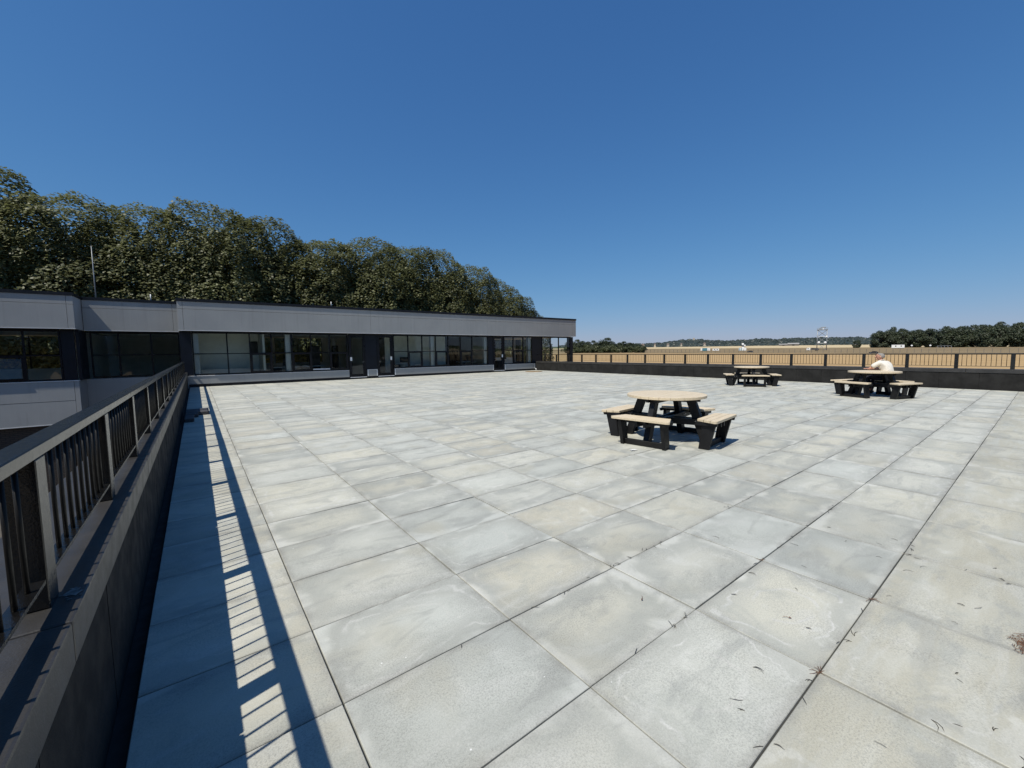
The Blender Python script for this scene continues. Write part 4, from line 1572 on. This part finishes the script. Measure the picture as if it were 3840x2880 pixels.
# wood at right: individual trees of the front rank, mass behind
az0 = 11.2
k = 0
ORD = ['first', 'second', 'third', 'fourth', 'fifth', 'sixth', 'seventh', 'eighth', 'ninth', 'tenth', 'eleventh', 'twelfth', 'thirteenth']
az = 11.0
idx = 0
while az > -7.5:
    d = 618 + rf.uniform(-10, 14) - (11 - az) * 1.0
    x, y = polar(az, d)
    h = interp(az, [(-8, 22), (0, 22.5), (2.5, 24), (5, 21.5), (8, 21), (10, 23), (11, 20)]) * rf.uniform(0.93, 1.05)
    nm = 'oak_tree'
    if az > 10.5:
        lab = 'leftmost dark tree of the wood on the right horizon'
    elif az > 1.6:
        lab = 'dark full tree, %s from the left in the front rank of the right horizon wood' % ORD[min(idx, 12)]
    else:
        lab = 'dark tree in the wood at the right picture edge and beyond'
    grp = 'front rank of the wood on the right horizon' if az <= 10.5 else None
    t_ = tree(nm, FAR[idx % 3], x, y, rf.uniform(0.95, 1.15), h / 18.0, rf.uniform(0, 6.28), lab, grp if az > 1.6 or az > 10.5 else 'wood at the right picture edge')
    az -= rf.uniform(0.78, 1.0)
    idx += 1
az = 10.2
while az > -7:
    x, y = polar(az, 642 + rf.uniform(-6, 10))
    h = interp(az, [(-8, 22), (0, 23), (2.5, 26.5), (5, 24.0), (8, 21), (10, 22)]) * rf.uniform(0.95, 1.04)
    tree('oak_tree', FAR[idx % 3], x, y, rf.uniform(1.0, 1.25), h / 18.0, rf.uniform(0, 6.28), 'rounded treetop showing behind the front rank of the right hand wood', 'second rank of the right hand wood')
    az -= rf.uniform(0.9, 1.15)
    idx += 1
# low tree left of the wood
x, y = polar(12.75, 600)
tree('oak_tree', FAR[0], x, y, 0.55, 0.52, 1.0, 'low rounded tree standing alone just left of the right hand wood', None)

# copse at left between building and field
cop = [(44.6, 392, 11.5, 1.0), (43.7, 386, 12.2, 1.0), (42.9, 390, 11.6, 1.0), (42.2, 396, 11.0, 0.9), (41.4, 390, 11.2, 0.9)]
for i, (az, d, h, w) in enumerate(cop):
    x, y = polar(az, d)
    tree('oak_tree', FAR[i % 3], x, y, w * 0.8, h / 18.0, rf.uniform(0, 6.28), 'green tree in the copse past the building corner, %s from the corner' % ORD[i], 'copse by the building corner')
x, y = polar(39.75, 384)
tree('oak_tree', FAR[1], x, y, 1.16, 13.4 / 18.0, 0.6, 'large dark rounded oak standing out of the copse left of the field', None)
for i, (az, d, h, w) in enumerate([(38.0, 400, 9.8, 0.76), (37.3, 404, 10.2, 0.74), (36.6, 404, 9.4, 0.74), (35.9, 402, 8.2, 0.7), (35.2, 402, 6.6, 0.66)]):
    x, y = polar(az, d)
    tree('oak_tree', FAR[i % 3], x, y, w, h / 18.0, rf.uniform(0, 6.28), 'smaller tree, %s to the right of the large dark oak' % ORD[i], 'trees right of the dark oak')
for i in range(16):
    az = 45.2 - i * 0.66 + rf.uniform(-0.15, 0.15)
    x, y = polar(az, 372 + rf.uniform(-4, 6))
    tree('bush', BUSH[i % 2], x, y, rf.uniform(1.0, 1.45), rf.uniform(0.7, 1.2), rf.uniform(0, 6.28), 'scrubby green bush along the foot of the copse', 'bushes at the foot of the copse', 'bush')


def ridge(name, label, az0, az1, d, prof, seed, cnt, size, mat='leaf_ridge'):
    """Distant wooded ridge: bumpy tree clumps heaped along a rise."""
    rr = random.Random(seed)
    vv, ff = [], []
    for k in range(cnt):
        az = rr.uniform(az0, az1)
        dep = rr.random()
        dd = d * (0.86 + 0.14 * dep)
        x, y = polar(az, dd)
        top = 0.86 * interp(az, prof) * (0.25 + 0.75 * dep)
        s = size * rr.uniform(0.6, 1.3)
        o = len(vv)
        n, m_ = 6, 3
        for i in range(m_ + 1):
            el = (math.pi / 2) * i / m_
            for q in range(n):
                a = 2 * math.pi * (q + 0.5 * (i % 2)) / n
                j = rr.uniform(0.82, 1.18)
                vv.append((x + s * math.cos(el) * math.cos(a) * j, y + s * math.cos(el) * math.sin(a) * j, 1.5 + top - size * 1.2 + s * 0.95 * math.sin(el) * j))
        for i in range(m_):
            for q in range(n):
                q2 = (q + 1) % n
                ff.append((o + i * n + q, o + i * n + q2, o + (i + 1) * n + q2, o + (i + 1) * n + q))
        # skirt down to the ground
        base = len(vv)
        gz = min(ground_z(x, y), 1.5 + top - size * 1.2 - 1)
        for q in range(n):
            a = 2 * math.pi * q / n
            vv.append((x + s * math.cos(a), y + s * math.sin(a), gz - 2))
        for q in range(n):
            q2 = (q + 1) % n
            ff.append((base + q, base + q2, o + q2, o + q))
    me = D.meshes.new(name)
    me.from_pydata(vv, [], ff)
    me.materials.append(MAT[mat])
    o = D.objects.new(name, me)
    COL.objects.link(o)
    tag(o, label, 'woodland', kind='stuff')


ridge('far_woodland', 'dark wooded ridge on the horizon behind the fields', 6, 46, 2000,
      [(6, 38), (12, 45), (18, 46), (22, 47), (25, 40), (28, 50), (30, 52), (32, 40), (34, 34), (36, 34), (40, 30), (46, 30)], 5, 5200, 11)
ridge('near_woodland', 'band of dark hedgerow trees below the horizon ridge', 9, 38.5, 1350,
      [(9, 16), (14, 19), (20, 20), (26, 18), (30, 22), (33, 17), (36, 20), (38.5, 21)], 8, 2600, 7)

# perimeter fence
fn = empty('perimeter_fence', (0, 0, 0))
tag(fn, 'long wire perimeter fence with thin posts crossing the airfield', 'fence')
pm = MB().box(-0.09, 0.09, -0.09, 0.09, -0.3, 2.5).mesh('post', 'fence_post')
A, B = Vector((300.0, 245.0)), Vector((374.5, -40.0))
n = int((B - A).length / 3.2)
prevp = None
wires = MB()
for k in range(n + 1):
    p = A + (B - A) * (k / n)
    z = ground_z(p.x, p.y)
    inst('post', pm, fn, (p.x, p.y, z))
    if prevp is not None:
        for h in (0.3, 0.9, 1.5, 2.1, 2.45):
            wires.beam((prevp[0], prevp[1], prevp[2] + h), (p.x, p.y, z + h), 0.035, 0.035)
    prevp = (p.x, p.y, z)
wires.build('wires', 'wire', fn)


def far_at(x, y):
    return (x, y, ground_z(x, y))


def face(o, x, y):
    o.rotation_euler = (0, 0, math.atan2(y - CAM.y, x - CAM.x))


# radar tower: local x points away from the terrace, y to the left
x, y = polar(15.75, 462)
tw = empty('radar_tower', far_at(x, y))
face(tw, x, y)
tag(tw, 'white steel lattice radar tower with platform and dishes on the airfield', 'tower')
HT = 17.8
W2 = 3.4
for sx in (-1, 1):
    for sy in (-1, 1):
        MB().tube([(sx * W2, sy * W2, 0), (sx * W2, sy * W2, HT)], [0.30, 0.26], 8).build('leg', 'galvanised', tw, smooth=True)
for lv in range(3):
    z0, z1 = HT * lv / 3, HT * (lv + 1) / 3
    br = MB()
    for s in (-1, 1):
        br.tube([(s * W2, -W2, z0), (s * W2, W2, z1)], [0.15, 0.15], 6)
        br.tube([(s * W2, W2, z0), (s * W2, -W2, z1)], [0.15, 0.15], 6)
        br.tube([(-W2, s * W2, z0), (W2, s * W2, z1)], [0.15, 0.15], 6)
        br.tube([(s * W2, -W2, z1), (s * W2, W2, z1)], [0.15, 0.15], 6)
        br.tube([(-W2, s * W2, z1), (W2, s * W2, z1)], [0.15, 0.15], 6)
    br.build('bracing', 'galvanised', tw)
MB().box(-3.9, 3.9, -3.9, 3.9, HT, HT + 0.4).build('platform', 'galvanised', tw)
gr_ = MB()
for s in (-1, 1):
    for h in (0.7, 1.4):
        gr_.beam((s * 3.8, -3.8, HT + 0.4 + h), (s * 3.8, 3.8, HT + 0.4 + h), 0.10, 0.10)
        gr_.beam((-3.8, s * 3.8, HT + 0.4 + h), (3.8, s * 3.8, HT + 0.4 + h), 0.10, 0.10)
    for q in range(5):
        yy = -3.8 + 7.6 * q / 4
        gr_.beam((s * 3.8, yy, HT + 0.4), (s * 3.8, yy, HT + 1.8), 0.10, 0.10)
gr_.build('guard_rail', 'galvanised', tw)
MB().box(-1.0, 1.0, 0.6, 2.2, HT + 0.4, HT + 2.0).build('equipment_cabin', 'galvanised', tw, bevel=0.1)
MB().tube([(0, -0.6, HT + 0.4), (0, -0.6, HT + 2.0)], [0.5, 0.4], 10).build('pedestal', 'white_paint', tw)
MB().box(-0.3, 0.3, -2.6, 1.2, HT + 2.0, HT + 2.8).build('antenna', 'galvanised', tw, bevel=0.12)
for yy, zz in ((2.1, 6.8), (-2.4, 6.6)):
    dm = MB()
    dm.tube([(-3.9, yy, zz), (-3.6, yy, zz)], [0.95, 1.0], 16)
    dm.ball((-3.9, yy, zz), 0.25, 0.95, 0.95, 14, 8)
    dm.build('dish', 'white_paint', tw, smooth=True)
MB().ball((-3.7, -3.2, 11.8), 0.6, 0.8, 0.8, 12, 8).build('dish', 'white_paint', tw, smooth=True)


def car(name, az, d, flip, label):
    x, y = polar(az, d)
    c = empty(name, far_at(x, y))
    face(c, x, y)
    tag(c, label, 'car', 'dark cars on the airfield')
    f = -1 if flip else 1
    # side outline along local y (across the view)
    prof = [(-2.2, 0.32), (-2.2, 0.75), (-1.95, 0.92), (-1.1, 0.98), (-0.45, 1.42), (0.85, 1.46), (1.75, 1.05), (2.15, 0.98), (2.2, 0.34)]
    b = MB()
    pts = [(yy * f, zz) for yy, zz in prof]
    lo = [(-0.88, yy, zz) for yy, zz in pts]
    hi = [(0.88, yy, zz) for yy, zz in pts]
    b.hexa(lo, hi)
    b.build('body', 'car_paint', c, bevel=0.07, segs=2)
    g_ = MB()
    for sx in (-0.9, 0.9):
        g_.hexa([(sx - 0.012, yy * f, zz) for yy, zz in ((-0.92, 0.99), (-0.42, 1.36), (0.8, 1.40), (1.45, 1.03))], [(sx + 0.012, yy * f, zz) for yy, zz in ((-0.92, 0.99), (-0.42, 1.36), (0.8, 1.40), (1.45, 1.03))])
    g_.build('side_glass', 'car_glass', c)
    for yy in (-1.35, 1.35):
        for sx in (-0.82, 0.82):
            w = MB().tube([(sx - 0.1, yy * f, 0.33), (sx + 0.1, yy * f, 0.33)], [0.33, 0.33], 16).build('wheel', 'tyre', c)
            MB().tube([(sx - 0.108, yy * f, 0.33), (sx + 0.108, yy * f, 0.33)], [0.19, 0.19], 12).build('rim', 'galvanised', w)
    MB().box(-0.7, 0.7, 2.19 * f if f > 0 else 2.19 * f - 0.03, 2.22 * f if f > 0 else 2.19 * f, 0.66, 0.80).build('headlight', 'white_paint', c)
    return c


car('parked_car', 22.63, 364, True, 'small dark car just above the far railing right of the radar cabin')
car('parked_car', 11.38, 333, True, 'dark car just above the far railing beside the seated man')


def cabin(name, az, d, L, Dp, H, mat, label, cat, extra=None):
    x, y = polar(az, d)
    c = empty(name, far_at(x, y))
    face(c, x, y)
    tag(c, label, cat)
    MB().box(-Dp / 2, Dp / 2, -L / 2, L / 2, 0.35, H).build('body', mat, c, bevel=0.08)
    MB().box(-Dp / 2 + 0.2, Dp / 2 - 0.2, -L / 2 + 0.3, L / 2 - 0.3, 0, 0.34).build('skid', 'inner_dark', c)
    MB().box(-Dp / 2 - 0.05, Dp / 2 + 0.05, -L / 2 - 0.05, L / 2 + 0.05, H + 0.002, H + 0.12).build('roof', 'trim_light', c)
    if extra:
        extra(c, L, Dp, H)
    return c


def ext_teal(c, L, Dp, H):
    MB().box(-Dp / 2 - 0.06, -Dp / 2 - 0.003, -1.6, 2.6, 0.4, H - 0.05).build('teal_shutter', 'teal_panel', c)
    MB().box(-Dp / 2 - 0.05, -Dp / 2 - 0.003, -3.2, -2.4, 0.4, H - 0.4).build('door', 'trim_light', c)


def ext_win(c, L, Dp, H):
    for q in (-0.3, 0.12):
        MB().box(-Dp / 2 - 0.05, -Dp / 2 - 0.003, L * q, L * q + 0.9, H * 0.5, H * 0.8).build('window', 'car_glass', c)


def ext_radar(c, L, Dp, H):
    MB().tube([(0, -0.3, 0.35), (0, -0.3, H + 1.2)], [1.1, 0.8], 14).build('mast_base', 'white_paint', c, smooth=True)
    MB().box(-1.0, 1.0, -1.4, 0.9, H + 1.2, H + 1.6).build('platform', 'inner_dark', c)
    MB().ball((0, -0.2, H + 2.9), 1.0, 1.0, 1.2, 14, 8).build('dome', 'white_paint', c, smooth=True)
    MB().tube([(-0.3, -1.8, H + 1.9), (-0.6, -1.9, H + 2.0)], [0.9, 0.3], 12).build('dish', 'white_paint', c, smooth=True)
    for q in (1.0, 2.3):
        MB().box(-Dp / 2 - 0.05, -Dp / 2 - 0.003, q - 0.3, q + 0.3, 0.6, H - 0.3).build('door', 'teal_panel', c)


cabin('portable_cabin', 27.50, 434, 8.3, 2.6, 2.85, 'white_paint', 'white portable cabin with a teal shutter on the airfield', 'cabin', ext_teal)
cabin('caravan', 26.33, 434, 5.6, 2.4, 2.3, 'white_paint', 'white caravan right of the teal shuttered cabin', 'caravan', ext_win)
cabin('radar_station', 23.42, 434, 6.0, 3.0, 3.0, 'white_paint', 'white radar station with a small dome on top on the airfield', 'radar station', ext_radar)


def truck(az, d):
    x, y = polar(az, d)
    c = empty('flatbed_truck', far_at(x, y))
    face(c, x, y)
    tag(c, 'truck with white cab and dark load bed left of the radar tower', 'truck')
    MB().hexa([(-1.2, yy, zz) for yy, zz in ((1.6, 0.5), (1.6, 2.6), (3.7, 2.6), (4.3, 1.6), (4.3, 0.5))], [(1.2, yy, zz) for yy, zz in ((1.6, 0.5), (1.6, 2.6), (3.7, 2.6), (4.3, 1.6), (4.3, 0.5))]).build('cab', 'white_paint', c, bevel=0.1)
    MB().box(-1.2, 1.2, -4.4, 1.5, 0.8, 1.2).build('load_bed', 'inner_dark', c)
    MB().hexa([(-1.1, -4.3, 1.2), (1.1, -4.3, 1.2), (1.1, 1.2, 1.2), (-1.1, 1.2, 1.2)], [(-0.9, -4.0, 2.0), (0.9, -4.0, 2.0), (0.9, 0.8, 2.5), (-0.9, 0.8, 2.5)]).build('load', 'inner_dark', c)
    MB().box(-1.22, -1.201, 2.7, 3.5, 1.6, 2.3).build('window', 'car_glass', c)
    for yy in (-3.2, -2.2, 2.9):
        MB().tube([(-1.15, yy, 0.5), (1.15, yy, 0.5)], [0.5, 0.5], 14).build('wheel', 'tyre', c)


truck(16.55, 434)
cabin('box_trailer', 9.55, 511, 8.6, 2.5, 3.2, 'white_paint', 'long white box trailer parked in front of the right hand wood', 'trailer', ext_win)
# towing drawbar frame in front of trailer: steel roller frame
x, y = polar(6.25, 511)
c = empty('steel_frame', far_at(x, y))
face(c, x, y)
tag(c, 'low grey steel frame standing in the grass in front of the right hand wood', 'frame')
for yy in (-4, -2, 0, 2, 4):
    MB().beam((-0.6, yy, 0), (0, yy + 0.6, 2.1), 0.16, 0.16).build('strut', 'galvanised', c)
    MB().beam((0.6, yy, 0), (0, yy + 0.6, 2.1), 0.16, 0.16).build('strut', 'galvanised', c)
MB().beam((0, -3.6, 2.1), (0, 4.8, 2.1), 0.22, 0.22).build('ridge_beam', 'galvanised', c)
for az, lab in ((8.55, 'white marker ball on a short post right of the box trailer'), (7.25, 'white marker ball on a short post left of the low steel frame')):
    x, y = polar(az, 520)
    c = empty('marker_ball', far_at(x, y))
    tag(c, lab, 'marker', 'white marker balls before the wood')
    MB().tube([(0, 0, -0.2), (0, 0, 2.0)], [0.12, 0.12], 8).build('post', 'galvanised', c)
    MB().ball((0, 0, 2.3), 0.75, 0.75, 0.75, 14, 8).build('ball', 'white_paint', c, smooth=True)
# barns on the far field
for az, L, H, lab in ((18.35, 20, 6.2, 'long grey barn with a pale roof beyond the airfield'), (19.3, 16, 4.6, 'lower grey barn at the left end of the pale roofed barn')):
    x, y = polar(az, 1080)
    c = empty('barn', far_at(x, y))
    face(c, x, y)
    tag(c, lab, 'barn')
    MB().box(-7, 7, -L / 2, L / 2, -1.0, H * 0.6).build('wall', 'barn_wall', c)
    MB().hexa([(-7.6, -L / 2 - 0.5, H * 0.6), (7.6, -L / 2 - 0.5, H * 0.6), (7.6, L / 2 + 0.5, H * 0.6), (-7.6, L / 2 + 0.5, H * 0.6)],
              [(-0.2, -L / 2 - 0.5, H), (0.2, -L / 2 - 0.5, H), (0.2, L / 2 + 0.5, H), (-0.2, L / 2 + 0.5, H)]).build('roof', 'barn_roof', c)
    MB().box(-7.06, -7.003, -2, 2, -1.0, H * 0.5).build('door', 'inner_dark', c)
# pale houses in the hedgerows, and the church tower on the hill
hs = [(35.0, 1150, 3.5, 'pale cottage at the right end of the trees beside the oak'), (33.5, 1180, 2.5, 'tiny pale house in the hedgerow, leftmost of the far houses'),
      (31.9, 1215, 3.2, 'tiny pale house below the ridge, second of the far houses'), (30.3, 1190, 2.2, 'tiny pale house below the church hill'), (27.6, 1210, 3.0, 'tiny pale house just right of the church hill')]
for az, d, s, lab in hs:
    x, y = polar(az, d)
    c = empty('far_house', (x, y, ground_z(x, y) + 6.5))
    face(c, x, y)
    tag(c, lab, 'house')
    MB().box(-4, 4, -s, s, -8, 0.6).build('wall', 'house_wall', c)
    MB().hexa([(-4.4, -s - 0.4, 0.6), (4.4, -s - 0.4, 0.6), (4.4, s + 0.4, 0.6), (-4.4, s + 0.4, 0.6)], [(-0.2, -s + 0.5, 3.6), (0.2, -s + 0.5, 3.6), (0.2, s - 0.5, 3.6), (-0.2, s - 0.5, 3.6)]).build('roof', 'house_roof', c)
    for q in (-2.5, 1.5):
        MB().box(-4.06, -4.003, q, q + 1.2, -1.8, -0.4).build('window', 'car_glass', c)
x, y = polar(28.85, 1960)
c = empty('church_tower', (x, y, 20))
face(c, x, y)
tag(c, 'square pale church tower standing on the wooded ridge', 'tower')
MB().box(-4, 4, -4, 4, -10, 27.5).build('shaft', 'house_wall', c)
pr_ = MB()
for i in range(4):
    for q in (-1, 1):
        pr_.box(-4 + i * 2.2, -2.8 + i * 2.2, 3.4 * q - 0.5, 3.4 * q + 0.5, 27.5, 29)
pr_.build('battlement', 'house_wall', c)
